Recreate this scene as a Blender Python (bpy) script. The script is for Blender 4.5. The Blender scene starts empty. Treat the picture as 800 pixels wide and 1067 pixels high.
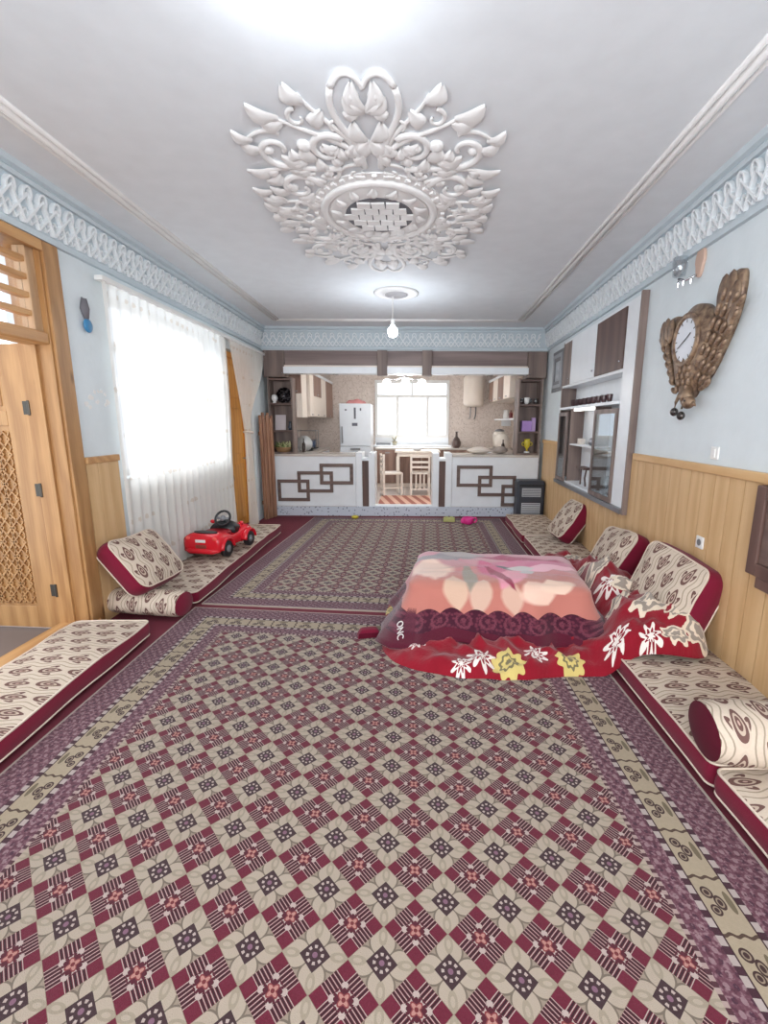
import bpy, math, random
from mathutils import Vector, Matrix, noise
random.seed(7)
PI = math.pi
C = bpy.context.scene.collection
SC = bpy.context.scene

# ------------------------------------------------------------------ camera, world, lights, exposure
CAMH = 1.55
cd = bpy.data.cameras.new('camera'); cam = bpy.data.objects.new('camera', cd); C.objects.link(cam)
cd.sensor_fit = 'HORIZONTAL'; cd.sensor_width = 36.0
cd.lens = 475.0 / 800.0 * 36.0
cd.shift_x = -26.0 / 800.0
cd.clip_start = 0.05
pitch = math.atan(92.5 / 475.0)
cam.location = (0, 0, CAMH)
cam.rotation_euler = (Matrix.Rotation(PI / 2 - pitch, 3, 'X') @ Matrix.Rotation(math.radians(0.3), 3, 'Z')).to_euler()
SC.camera = cam

w = bpy.data.worlds.new('daylight'); SC.world = w; w.use_nodes = True
bg = w.node_tree.nodes['Background']
bg.inputs['Color'].default_value = (0.86, 0.93, 1.0, 1); bg.inputs['Strength'].default_value = 2.6

def area(name, loc, rot, sx, sy, power, col):
    l = bpy.data.lights.new(name, 'AREA'); l.shape = 'RECTANGLE'; l.size = sx; l.size_y = sy
    l.energy = power; l.color = col
    o = bpy.data.objects.new(name, l); C.objects.link(o); o.location = loc; o.rotation_euler = rot
    return o
# daylight entering through the curtained window and the kitchen window, plus an added fill light behind the camera
area('window_daylight', (-4.0, 4.95, 4.3), (0, -math.radians(38), 0), 2.2, 2.6, 460, (0.95, 0.98, 1.0))
area('kitchen_window_daylight', (0.07, 12.3, 3.9), (-math.radians(36), 0, 0), 2.2, 1.8, 700, (1.0, 0.98, 0.95))
area('rear_fill_light', (0.0, -1.35, 1.75), (PI / 2, 0, 0), 3.4, 2.0, 140, (1.0, 0.97, 0.95))

SC.view_settings.view_transform = 'Standard'; SC.view_settings.look = 'None'
SC.view_settings.exposure = -0.08; SC.view_settings.gamma = 1.0
SC.view_settings.use_curve_mapping = False

# ------------------------------------------------------------------ node expression helper
class S:
    """a float socket of a node tree with arithmetic"""
    def __init__(s, nt, k): s.nt = nt; s.k = k
    def op(s, o, b=None, c=None):
        n = s.nt.nodes.new('ShaderNodeMath'); n.operation = o
        for i, v in enumerate((s, b, c)):
            if v is None: continue
            if isinstance(v, S): s.nt.links.new(v.k, n.inputs[i])
            else: n.inputs[i].default_value = float(v)
        return S(s.nt, n.outputs[0])
    def const(s, v):
        n = s.nt.nodes.new('ShaderNodeValue'); n.outputs[0].default_value = v; return S(s.nt, n.outputs[0])
    def __add__(a, b): return a.op('ADD', b)
    __radd__ = __add__
    def __mul__(a, b): return a.op('MULTIPLY', b)
    __rmul__ = __mul__
    def __sub__(a, b): return a.op('SUBTRACT', b)
    def __rsub__(a, b): return a.const(b).op('SUBTRACT', a)
    def __truediv__(a, b): return a.op('DIVIDE', b)
    def __neg__(a): return a.op('MULTIPLY', -1.0)
    def lt(a, b): return a.op('LESS_THAN', b)
    def gt(a, b): return a.op('GREATER_THAN', b)
    def abs(a): return a.op('ABSOLUTE')
    def sin(a): return a.op('SINE')
    def cos(a): return a.op('COSINE')
    def sqrt(a): return a.op('SQRT')
    def fract(a): return a.op('FRACT')
    def floor(a): return a.op('FLOOR')
    def min(a, b): return a.op('MINIMUM', b)
    def max(a, b): return a.op('MAXIMUM', b)
    def atan2(a, b): return a.op('ARCTAN2', b)
    def clamp(a): return a.max(0.0).min(1.0)
    def step(a, e0, e1): return ((a - e0) / (e1 - e0)).clamp()     # soft edge
    def centred(a): return (a + 0.5).fract() - 0.5
def hyp(a, b): return (a * a + b * b).sqrt()

class Ctx:
    def __init__(s, m):
        s.m = m; s.nt = m.node_tree; s.cache = {}
    def new(s, t): return s.nt.nodes.new(t)
    def xyz(s, out):
        if out in s.cache: return s.cache[out]
        if out.startswith('uv:'):
            n = s.new('ShaderNodeUVMap'); n.uv_map = out[3:]; k = n.outputs[0]
        else:
            n = s.new('ShaderNodeTexCoord'); k = n.outputs[out]
        sp = s.new('ShaderNodeSeparateXYZ'); s.nt.links.new(k, sp.inputs[0])
        r = tuple(S(s.nt, sp.outputs[i]) for i in range(3)); s.cache[out] = r; s.cache[out + 'v'] = k
        return r
    def vec(s, x, y, z=0.0):
        n = s.new('ShaderNodeCombineXYZ')
        for i, v in enumerate((x, y, z)):
            if isinstance(v, S): s.nt.links.new(v.k, n.inputs[i])
            else: n.inputs[i].default_value = v
        return n.outputs[0]
    def noise(s, x, y, z=0.0, scale=5.0, detail=2.0):
        n = s.new('ShaderNodeTexNoise'); n.inputs['Scale'].default_value = scale; n.inputs['Detail'].default_value = detail
        s.nt.links.new(s.vec(x, y, z), n.inputs['Vector']); return S(s.nt, n.outputs[0])
    def voronoi(s, x, y, z=0.0, scale=5.0):
        n = s.new('ShaderNodeTexVoronoi'); n.inputs['Scale'].default_value = scale
        s.nt.links.new(s.vec(x, y, z), n.inputs['Vector']); return S(s.nt, n.outputs['Distance'])
    def mix(s, f, a, b):
        n = s.new('ShaderNodeMix'); n.data_type = 'RGBA'
        if isinstance(f, S): s.nt.links.new(f.k, n.inputs[0])
        else: n.inputs[0].default_value = f
        for i, v in ((6, a), (7, b)):
            if isinstance(v, (tuple, list)): n.inputs[i].default_value = (*v[:3], 1)
            else: s.nt.links.new(v, n.inputs[i])
        return n.outputs[2]

def rgb(r, g, b):      # display colour -> linear
    f = lambda c: (c / 255.0 / 12.92) if c / 255.0 <= 0.04045 else ((c / 255.0 + 0.055) / 1.055) ** 2.4
    return (f(r), f(g), f(b))

lin = rgb
MATS = {}
def mat(name, col=None, rough=0.6, metal=0.0, fn=None, bump=None, bump_d=0.01, sheen=0.0, emit=None, emit_s=0.0, spec=0.5):
    if name in MATS: return MATS[name]
    m = bpy.data.materials.new(name); m.use_nodes = True; MATS[name] = m
    b = m.node_tree.nodes['Principled BSDF']; c = Ctx(m)
    b.inputs['Roughness'].default_value = rough; b.inputs['Metallic'].default_value = metal
    b.inputs['Specular IOR Level'].default_value = spec
    if sheen: b.inputs['Sheen Weight'].default_value = sheen
    if fn:
        k = fn(c)
        m.node_tree.links.new(k, b.inputs['Base Color'])
    else:      # slight procedural unevenness
        x, y, z = c.xyz('Object')
        n = c.noise(x, y, z, 7.0, 3.0)
        m.node_tree.links.new(c.mix(n, tuple(v * 0.93 for v in col), tuple(min(1, v * 1.05) for v in col)), b.inputs['Base Color'])
    if bump:
        h = bump(c); n = c.new('ShaderNodeBump'); n.inputs['Distance'].default_value = bump_d; n.inputs['Strength'].default_value = 0.6
        m.node_tree.links.new(h.k, n.inputs['Height']); m.node_tree.links.new(n.outputs[0], b.inputs['Normal'])
    if emit:
        b.inputs['Emission Color'].default_value = (*emit, 1); b.inputs['Emission Strength'].default_value = emit_s
    return m

# ------------------------------------------------------------------ materials
def wood_fn(c1, c2, axis='z', sc=1.0, knots=True):
    def f(c):
        x, y, z = c.xyz('Object')
        oi = c.new('ShaderNodeObjectInfo'); rnd = S(c.nt, oi.outputs['Random']) * 17.0
        lng = {'x': x, 'y': y, 'z': z}[axis]; a = {'x': y, 'y': x, 'z': x}[axis]; b = {'x': z, 'y': z, 'z': y}[axis]
        warp = c.noise(a * 2.0 + rnd, b * 2.0, lng * 0.6, 2.0 * sc, 3.0)
        g = ((a + b) * 55.0 * sc + warp * 16.0 + lng * 1.2 + rnd).sin() * 0.5 + 0.5
        fine = c.noise(a * 40.0 + rnd, b * 40.0, lng * 1.6, 2.2 * sc, 2.0)
        col = c.mix((g * 0.45 + fine * 0.6).clamp(), c1, c2)
        if knots:
            v = c.voronoi(a * 2.2 + rnd, b * 2.2, lng * 0.8, 2.0)
            col = c.mix(v.step(0.10, 0.03), col, tuple(q * 0.45 for q in c1))
        return col
    return f
PINE = mat('pine_wood', rough=0.42, fn=wood_fn(rgb(146, 102, 60), rgb(190, 146, 96)))
PINEH = mat('pine_wood_lengthwise', rough=0.42, fn=wood_fn(rgb(170, 120, 72), rgb(210, 164, 110), 'y'))
WAINS = mat('wainscot_wood', rough=0.45, fn=wood_fn(rgb(198, 158, 110), rgb(222, 188, 142), 'z', 0.8, False))
ORANGE = mat('varnished_orange_wood', rough=0.4, fn=wood_fn(rgb(214, 140, 50), rgb(242, 182, 90)))
GREYWOOD = mat('grey_brown_laminate', rough=0.5, fn=wood_fn(rgb(92, 76, 72), rgb(146, 128, 120), 'z', 0.5, False))
GREYWOODH = mat('grey_brown_laminate_lengthwise', rough=0.5, fn=wood_fn(rgb(92, 76, 74), rgb(142, 124, 120), 'x', 0.5, False))
DARKWOOD = mat('dark_brown_laminate', rough=0.5, fn=wood_fn(rgb(70, 50, 46), rgb(112, 84, 76), 'z', 0.6, False))
REDWOOD = mat('brown_screen_wood', rough=0.5, fn=wood_fn(rgb(112, 72, 56), rgb(176, 132, 104), 'z', 1.0, False))
STRIPW = mat('brown_strip_wood', rough=0.5, fn=wood_fn(rgb(88, 70, 66), rgb(120, 98, 90), 'x', 1.0, False))

def plaster_bump(s=60.0):
    def f(c):
        x, y, z = c.xyz('Object'); return c.noise(x, y, z, s, 4.0)
    return f
CEIL = mat('ceiling_plaster', rgb(228, 233, 238), 0.75, bump=plaster_bump(16), bump_d=0.0015)
GYPSUM = mat('white_gypsum', rgb(240, 240, 240), 0.6)
BLUEW = mat('pale_blue_wall_paint', rgb(220, 229, 233), 0.5, bump=plaster_bump(20), bump_d=0.003)
CORN = mat('blue_white_cornice', rgb(232, 237, 240), 0.6)
CORNBG = mat('cornice_ground', rgb(196, 208, 215), 0.7)
WHITE = mat('white_gloss_board', rgb(238, 242, 246), 0.3)
WHITEP = mat('white_plastic', rgb(236, 236, 234), 0.4)
CREAMW = mat('cream_white_laminate', rgb(238, 226, 214), 0.35)
BLACKP = mat('black_plastic', rgb(32, 32, 35), 0.4)
GREYP = mat('grey_plastic', rgb(120, 122, 126), 0.5)
DGREYP = mat('charcoal_plastic', rgb(52, 56, 66), 0.4)
CHROME = mat('chrome', rgb(200, 200, 205), 0.2, 1.0)
STEEL = mat('steel', rgb(160, 160, 165), 0.3, 0.9)
HINGE = mat('dark_hinge_metal', rgb(80, 76, 70), 0.45, 0.7)
REDPL = mat('red_plastic', rgb(214, 28, 44), 0.25, spec=0.6)
PINKPL = mat('pink_plastic', rgb(235, 60, 150), 0.35)
YGREEN = mat('yellow_green_plastic', rgb(186, 188, 118), 0.45)
PURPLE = mat('purple_card', rgb(176, 140, 206), 0.5)
YELLOW = mat('yellow_enamel', rgb(214, 196, 64), 0.35)
LEAF = mat('green_leaf', rgb(112, 128, 70), 0.5)
BASKET = mat('wicker', rgb(150, 120, 84), 0.8)
MAROON = mat('maroon_fabric', rgb(116, 22, 48), 0.9, sheen=0.1, spec=.2, bump=plaster_bump(250), bump_d=0.002)
DKMAROON = mat('dark_maroon_fabric', rgb(88, 14, 36), 0.9, sheen=0.05, spec=.15)
PIPING = mat('cream_piping', rgb(216, 200, 184), 0.8)
RED = mat('red_fabric', rgb(178, 22, 46), 0.85, sheen=0.2)
WHITECLOTH = mat('white_cloth', rgb(226, 216, 206), 0.9)
LETTER = mat('white_print', rgb(230, 225, 222), 0.8)
HALLFL = mat('hall_floor_covering', rgb(120, 104, 96), 0.9)
BRONZE = mat('bronze_paint', rough=0.38, metal=0.35, fn=lambda c: c.mix(c.noise(*c.xyz('Object'), 24.0, 3.0).step(0.35, 0.7), rgb(100, 78, 66), rgb(168, 142, 116)))
DIAL = mat('clock_dial', rgb(226, 230, 238), 0.35)
INK = mat('black_ink', rgb(30, 28, 30), 0.6)
VENT = mat('dark_vent', rgb(110, 112, 116), 0.8)
SALMON = mat('salmon_shade', rgb(206, 176, 158), 0.5)
BULB = mat('lit_bulb', rgb(255, 255, 255), 0.4, emit=(0.85, 0.93, 1.0), emit_s=30.0)
LAMPG = mat('lit_lamp_glass', rgb(255, 255, 255), 0.4, emit=(1.0, 0.97, 0.92), emit_s=2.5)
MIRROR = mat('mirror_glass', rgb(215, 222, 228), 0.04, 1.0)

def glass(name, tint, fac=0.85, rough=0.03):
    m = bpy.data.materials.new(name); m.use_nodes = True; nt = m.node_tree
    for n in list(nt.nodes):
        if n.type == 'BSDF_PRINCIPLED': nt.nodes.remove(n)
    t = nt.nodes.new('ShaderNodeBsdfTransparent'); t.inputs[0].default_value = (*tint, 1)
    g = nt.nodes.new('ShaderNodeBsdfGlossy'); g.inputs['Roughness'].default_value = rough
    mx = nt.nodes.new('ShaderNodeMixShader'); mx.inputs[0].default_value = 1 - fac
    nt.links.new(t.outputs[0], mx.inputs[1]); nt.links.new(g.outputs[0], mx.inputs[2])
    nt.links.new(mx.outputs[0], [n for n in nt.nodes if n.type == 'OUTPUT_MATERIAL'][0].inputs[0])
    MATS[name] = m; return m
GLASS = glass('window_glass', (0.97, 0.98, 1.0), 0.93)
CABGLASS = glass('cabinet_glass', (0.86, 0.91, 0.93), 0.78)
TABLEGLASS = glass('drinking_glass', (0.9, 0.93, 0.95), 0.75, 0.1)

def sheer():
    m = bpy.data.materials.new('sheer_curtain_cloth'); m.use_nodes = True; nt = m.node_tree; c = Ctx(m)
    p = nt.nodes['Principled BSDF']; nt.nodes.remove(p)
    x, y, z = c.xyz('Object')
    # rows of small embroidered sprigs
    fz = (z / 0.36).centred(); row = (z / 0.36 + 0.5).floor()
    fx = (x / 0.12 + row * 0.37).centred()
    sprig = (hyp(fx * 1.3, fz * 3.0) + c.noise(x, z, 0.0, 60.0, 1.0) * 0.25).lt(0.30)
    d = nt.nodes.new('ShaderNodeBsdfDiffuse'); t = nt.nodes.new('ShaderNodeBsdfTranslucent'); tr = nt.nodes.new('ShaderNodeBsdfTransparent')
    col = c.mix(sprig, rgb(248, 244, 238), rgb(222, 211, 198))
    nt.links.new(col, d.inputs[0]); nt.links.new(col, t.inputs[0])
    m1 = nt.nodes.new('ShaderNodeMixShader'); m1.inputs[0].default_value = 0.36
    nt.links.new(d.outputs[0], m1.inputs[1]); nt.links.new(t.outputs[0], m1.inputs[2])
    m2 = nt.nodes.new('ShaderNodeMixShader')
    fac = 0.76 + sprig * 0.12
    nt.links.new(fac.k, m2.inputs[0])
    nt.links.new(tr.outputs[0], m2.inputs[1]); nt.links.new(m1.outputs[0], m2.inputs[2])
    nt.links.new(m2.outputs[0], [n for n in nt.nodes if n.type == 'OUTPUT_MATERIAL'][0].inputs[0])
    return m
SHEER = sheer()

# ---- rug print: a diamond field of cream flowers and plaid maroon squares inside a striped border
RW_, RL_ = 3.08, 4.1
RUG_A = dict(ms=1.54, mt=2.223)
def rug_fn(c):
    rgb = lambda *q: tuple(v * .60 for v in lin(*q))
    s, t, _ = c.xyz('uv:print')
    cream = rgb(200, 183, 165); creamd = rgb(172, 155, 139); mar = rgb(122, 42, 62); dk = rgb(62, 40, 44); pink = rgb(206, 150, 140); wht = rgb(208, 188, 180)
    pur = rgb(124, 78, 92); purl = rgb(170, 138, 144)
    u = (s - RUG_A['ms']) / 0.198; v = (t - RUG_A['mt']) / 0.194
    fu = u.centred(); fv = v.centred()
    incream = (fu.abs() + fv.abs()).lt(0.5)
    # cream flower: four petals towards the diamond's corners
    ax = fu.abs().max(fv.abs()); ay = fu.abs().min(fv.abs())
    petal = hyp((ax - 0.28) / 0.205, ay / 0.20)
    vein = (hyp((ax - 0.36) / 0.10, ay / 0.05) - 1.0).abs().lt(0.35)
    fc = c.mix(petal.step(1.10, 0.92), creamd, cream)
    fc = c.mix((petal - 1.0).abs().lt(0.07), fc, rgb(134, 120, 106))
    fc = c.mix(vein, fc, rgb(180, 166, 146))
    dsum = fu.abs() + fv.abs()
    fc = c.mix(dsum.lt(0.235), fc, rgb(78, 56, 60))
    rr = hyp(fu, fv); th = fv.atan2(fu)
    fc = c.mix(((rr - 0.112).abs().lt(0.022)) * ((th * 8.0).cos().gt(0.0)), fc, wht)
    fc = c.mix(rr.lt(0.04), fc, rgb(150, 110, 130))
    # maroon plaid diamond
    gu = (u + 0.5).centred(); gv = (v + 0.5).centred()
    a = gu + gv; b = gu - gv
    am = a.abs(); bm = b.abs()
    mc = c.mix(c.noise(s, t, 0.0, 160.0, 1.0), tuple(q * 0.8 for q in mar), tuple(q * 1.15 for q in mar))
    sa = (a * 2 * PI / 0.078).cos(); sb = (b * 2 * PI / 0.078).cos()
    banda = am.lt(0.215); bandb = bm.lt(0.215)
    mc = c.mix(banda * sa.gt(0.25), mc, dk); mc = c.mix(bandb * sb.gt(0.25), mc, dk)
    mc = c.mix(banda * sa.lt(-0.80), mc, wht); mc = c.mix(bandb * sb.lt(-0.80), mc, wht)
    r2 = hyp(gu, gv); t2 = gv.atan2(gu)
    mc = c.mix(r2.lt(0.155), mc, c.mix(0.5, mar, dk))
    mc = c.mix((r2 - 0.135 - (t2 * 4.0).cos() * 0.045).abs().lt(0.035) * (t2 * 4.0).cos().abs().gt(0.55), mc, wht)
    rp = r2 - 0.088 - (t2 * 4.0 + PI).cos() * 0.026
    mc = c.mix(rp.lt(0.0), mc, pink); mc = c.mix((rp + 0.012).abs().lt(0.012), mc, rgb(150, 70, 74))
    mc = c.mix(r2.lt(0.03), mc, rgb(130, 56, 60))
    mc = c.mix((am.max(bm) - 0.49).gt(0.0), mc, rgb(170, 150, 132))
    col = c.mix(incream, mc, fc)
    # border
    dl = s.min(RW_ - s); de = t.min(RL_ - t); d = dl.min(de); long = dl.lt(de)
    al = t * long + s * (1.0 - long)
    n1 = c.noise(s, t, 0.0, 70.0, 2.0)
    sp = ((al * 2 * PI / 0.062).sin() * (d * 2 * PI / 0.052).sin())
    pb = c.mix(sp.gt(0.55), pur, purl); pb = c.mix(sp.lt(-0.6), pb, rgb(88, 52, 70)); pb = c.mix(n1.step(0.52, 0.64), pb, rgb(166, 130, 138))
    pb = c.mix(n1.step(0.46, 0.36), pb, rgb(100, 58, 72))
    # cream band with dark sprays and twisted separators
    fa = (al / 0.185).fract(); cd_ = d - 0.245
    e1 = hyp((fa - 0.35) / 0.11, (cd_ - 0.022) / 0.018); e2 = hyp((fa - 0.52) / 0.13, (cd_ + 0.002) / 0.016); e3 = hyp((fa - 0.66) / 0.10, (cd_ - 0.024) / 0.016)
    e4 = hyp((fa - 0.50) / 0.20, (cd_ + 0.034) / 0.010)
    bc = c.mix(n1, rgb(204, 186, 160), rgb(186, 168, 142))
    bc = c.mix(e4.lt(1.0), bc, rgb(130, 116, 92))
    for e in (e1, e2, e3):
        bc = c.mix(e.lt(1.0), bc, rgb(76, 52, 50)); bc = c.mix((e - 0.55).abs().lt(0.12), bc, rgb(170, 150, 130))
    bc = c.mix((fa - 0.06 - (cd_ * 160.0).sin() * 0.02).abs().lt(0.028), bc, rgb(96, 74, 62))
    tooth = (al / 0.052).fract().lt(0.55)
    tc = c.mix(tooth, rgb(80, 46, 58), rgb(204, 188, 182))
    bcol = c.mix(d.gt(0.012), rgb(206, 190, 178), pb)
    bcol = c.mix(d.gt(0.166), bcol, tc)
    bcol = c.mix(d.gt(0.188), bcol, rgb(70, 40, 48)); bcol = c.mix(d.gt(0.193), bcol, bc)
    bcol = c.mix(d.gt(0.297), bcol, rgb(70, 40, 48)); bcol = c.mix(d.gt(0.302), bcol, tc)
    bcol = c.mix(d.gt(0.324), bcol, pb)
    zz = ((al / 0.03).fract() - 0.5).abs()
    bcol = c.mix(d.gt(0.398), bcol, c.mix(zz.gt(0.25), rgb(196, 170, 164), rgb(96, 58, 66)))
    return c.mix(d.gt(0.414), bcol, col)
RUG = mat('woven_rug', rough=0.95, fn=rug_fn, spec=0.1, sheen=0.15, bump=lambda c: c.noise(*c.xyz('Object'), 400.0, 1.0), bump_d=0.003)

# ---- upholstery print: ogee lattice with a leaf medallion in each cell
def leaf_color(c, x, y, W=0.125, Hh=0.165):
    u = x / W; colm = u.floor(); fu = u.fract() - 0.5
    odd = (colm * 0.5).fract() * 2.0
    v = y / Hh + odd * 0.5; fv = v.fract() - 0.5
    base = c.mix(c.noise(x, y, 0.0, 90.0, 2.0), rgb(194, 178, 162), rgb(210, 195, 178))
    # ogee lines run between neighbouring medallions
    og = (fu.abs() - 0.38 - (fv * 2 * PI).cos() * 0.09).abs()
    col = c.mix(og.lt(0.026), base, rgb(156, 142, 126))
    brown = rgb(108, 80, 75); fu = fu * .84; fv = fv * .86
    au = fu.abs() - 0.17; ca, sa = math.cos(0.55), math.sin(0.55); bv = fv + 0.06
    lobe = hyp((au * ca - bv * sa) / 0.085, (au * sa + bv * ca) / 0.23)
    core = hyp(fu / (0.16 - fv * 0.16).max(0.03), (fv + 0.0) / 0.34)
    stem = hyp(fu / 0.14, (fv + 0.30) / 0.05)
    col = c.mix(lobe.lt(1.0), col, brown); col = c.mix(lobe.lt(0.45), col, rgb(186, 166, 150))
    col = c.mix(stem.lt(1.0), col, brown)
    col = c.mix(core.lt(1.22), col, rgb(198, 182, 166)); col = c.mix(core.lt(1.0), col, brown)
    col = c.mix((core - 0.55).abs().lt(0.11), col, rgb(184, 166, 150)); col = c.mix(core.lt(0.16), col, rgb(190, 160, 150))
    return col
def leaf_xy(c):
    x, y, z = c.xyz('Object'); return leaf_color(c, x, y)
def leaf_yx(c):
    x, y, z = c.xyz('Object'); return leaf_color(c, y, x)
def leaf_roll(c):
    x, y, z = c.xyz('Object'); return leaf_color(c, x, y.atan2(z) * 0.12)
fab_b = lambda c: c.noise(*c.xyz('Object'), 300.0, 2.0)
LEAFCUSH = mat('leaf_print_upholstery', rough=0.9, fn=leaf_xy, spec=0.15, bump=fab_b, bump_d=0.002)
LEAFLONG = mat('leaf_print_upholstery_turned', rough=0.9, fn=leaf_yx, spec=0.15, bump=fab_b, bump_d=0.002)
LEAFROLL = mat('leaf_print_upholstery_rolled', rough=0.9, fn=leaf_roll, spec=0.15, bump=fab_b, bump_d=0.002)

# ------------------------------------------------------------------ mesh builder
class MB:
    def __init__(s): s.v = []; s.f = []; s.uv = {}
    def box(s, x0, x1, y0, y1, z0, z1):
        b = len(s.v)
        s.v += [(x, y, z) for x in (x0, x1) for y in (y0, y1) for z in (z0, z1)]
        for q in ((0, 1, 3, 2), (4, 6, 7, 5), (0, 4, 5, 1), (2, 3, 7, 6), (0, 2, 6, 4), (1, 5, 7, 3)): s.f.append([b + i for i in q])
        return s
    def hexa(s, p):       # eight corners: bottom four (ccw), top four
        b = len(s.v); s.v += [tuple(q) for q in p]
        for q in ((3, 2, 1, 0), (4, 5, 6, 7), (0, 1, 5, 4), (1, 2, 6, 5), (2, 3, 7, 6), (3, 0, 4, 7)): s.f.append([b + i for i in q])
        return s
    def rings(s, rings, cap0=True, cap1=True, closed=True):
        b = len(s.v); n = len(rings[0])
        for r in rings: s.v += [tuple(p) for p in r]
        for i in range(len(rings) - 1):
            for j in range(n if closed else n - 1):
                k = (j + 1) % n
                s.f.append([b + i * n + j, b + i * n + k, b + (i + 1) * n + k, b + (i + 1) * n + j])
        if cap0: s.f.append([b + j for j in range(n - 1, -1, -1)])
        if cap1: s.f.append([b + (len(rings) - 1) * n + j for j in range(n)])
        return s
    def tube(s, pts, rad, seg=8, flat=None, up=Vector((0, 0, 1))):
        pts = [Vector(p) for p in pts]; R = []
        for i, p in enumerate(pts):
            t = (pts[min(i + 1, len(pts) - 1)] - pts[max(i - 1, 0)]).normalized()
            u = up if abs(t.dot(up)) < 0.95 else Vector((1, 0, 0))
            a = t.cross(u).normalized(); bb = a.cross(t).normalized()
            r = rad[i] if isinstance(rad, (list, tuple)) else rad
            h = r * (flat if flat else 1.0)
            R.append([p + a * r * math.cos(2 * PI * k / seg) + bb * h * math.sin(2 * PI * k / seg) for k in range(seg)])
        return s.rings(R)
    def lathe(s, prof, seg=20, c=(0, 0, 0)):      # prof: (r, z)
        return s.rings([[(c[0] + r * math.cos(2 * PI * k / seg), c[1] + r * math.sin(2 * PI * k / seg), c[2] + z) for k in range(seg)] for r, z in prof])
    def prism(s, poly, y0, y1):                    # polygon in x,z extruded along y
        return s.rings([[(x, y0, z) for x, z in poly], [(x, y1, z) for x, z in poly]])
    def prismz(s, poly, z0, z1):
        return s.rings([[(x, y, z0) for x, y in poly], [(x, y, z1) for x, y in poly]])
    def grid(s, fn, nu, nv):
        b = len(s.v)
        for i in range(nu + 1):
            for j in range(nv + 1): s.v.append(tuple(fn(i / nu, j / nv)))
        for i in range(nu):
            for j in range(nv): s.f.append([b + i * (nv + 1) + j, b + (i + 1) * (nv + 1) + j, b + (i + 1) * (nv + 1) + j + 1, b + i * (nv + 1) + j + 1])
        return s
    def ball(s, c, r, seg=12, rows=8):
        rx, ry, rz = r if isinstance(r, (tuple, list)) else (r, r, r)
        return s.rings([[(c[0] + rx * math.sin(PI * (i + .02) / (rows + .04)) * math.cos(2 * PI * k / seg), c[1] + ry * math.sin(PI * (i + .02) / (rows + .04)) * math.sin(2 * PI * k / seg), c[2] - rz * math.cos(PI * (i + .02) / (rows + .04))) for k in range(seg)] for i in range(rows + 1)])
    def torus(s, c, R, r, seg=32, sub=8, sx=1.0, sy=1.0, plane='xy'):
        rings = []
        for i in range(seg):
            a = 2 * PI * i / seg; ring = []
            for k in range(sub):
                b_ = 2 * PI * k / sub; rr = R + r * math.cos(b_)
                p = (rr * math.cos(a) * sx, rr * math.sin(a) * sy, r * math.sin(b_))
                if plane == 'xz': p = (p[0], -p[2], p[1])
                if plane == 'yz': p = (p[2], p[0], p[1])
                ring.append((c[0] + p[0], c[1] + p[1], c[2] + p[2]))
            rings.append(ring)
        rings.append(rings[0]); return s.rings(rings, False, False)
    def mesh(s, name, m, smooth=False):
        me = bpy.data.meshes.new(name); me.from_pydata(s.v, [], s.f); me.validate(); me.update()
        if m: me.materials.append(m)
        for k, pts in s.uv.items():
            l = me.uv_layers.new(name=k)
            for lp in me.loops: l.data[lp.index].uv = pts[lp.vertex_index]
        if smooth: me.polygons.foreach_set('use_smooth', [True] * len(me.polygons))
        return me
def obj(name, mb, m, parent=None, smooth=False, bevel=0.0, loc=None, rot=None):
    me = mb.mesh(name, m, smooth) if isinstance(mb, MB) else mb
    o = bpy.data.objects.new(name, me); C.objects.link(o)
    if parent: o.parent = parent
    if loc: o.location = loc
    if rot: o.rotation_euler = rot
    if bevel:
        b = o.modifiers.new('bevel', 'BEVEL'); b.width = bevel; b.segments = 2; b.limit_method = 'ANGLE'
    return o
def tag(o, label, cat, group=None):
    o['label'] = label; o['category'] = cat
    if group: o['group'] = group
    return o
def thing(name, label, cat, loc=(0, 0, 0), rotz=0.0, group=None):
    o = bpy.data.objects.new(name, None); o.empty_display_size = 0.1; C.objects.link(o)
    o.location = loc; o.rotation_euler = (0, 0, rotz); return tag(o, label, cat, group)
def struct(name, mb, m, parent=None, smooth=False, bevel=0.0, label=None):
    o = obj(name, mb, m, parent, smooth, bevel); o['kind'] = 'structure'
    if label: o['label'] = label
    return o
def box(*a): return MB().box(*a)
def inst(o, parent, loc=None, rot=None, scale=None):
    c = o.copy(); C.objects.link(c); c.parent = parent
    if loc is not None: c.location = loc
    if rot is not None: c.rotation_euler = rot
    if scale is not None: c.scale = scale
    return c

# ------------------------------------------------------------------ room shell
XL = -2.4; WB = 7.65; CZ = 3.03; CB = 2.70
SL = 0.061; XR0 = 1.763
def XR(y): return XR0 + SL * y
RWROT = math.atan2(-1, -SL)                   # local x runs along the right wall towards the camera, -y faces the room
RN = math.hypot(1, SL)
def RW(y, off=0.0, z=0.0): return Vector((XR(y) - off / RN, y + off * SL / RN, z))
KB = 10.9                                      # kitchen's back wall
struct('floor', box(-2.6, 2.9, -1.4, 7.62, -0.1, 0.0), mat('maroon_carpet', rgb(108, 36, 52), 0.95, bump=plaster_bump(300), bump_d=0.003), label='maroon fitted carpet')
struct('hall_floor', box(-4.6, -2.62, 1.0, 4.4, -0.1, 0.0), HALLFL, label='grey brown floor covering beyond the open door')
m = MB()
m.box(-2.7, XL, -1.4, 2.25, 0, 3.2); m.box(-2.7, XL, 2.25, 3.24, 2.70, 3.2); m.box(-2.7, XL, 3.24, 3.86, 0, 3.2)
m.box(-2.7, XL, 3.86, 6.02, 0, 1.07); m.box(-2.7, XL, 3.86, 6.02, 2.60, 3.2); m.box(-2.7, XL, 6.02, 6.16, 0, 3.2)
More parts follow.
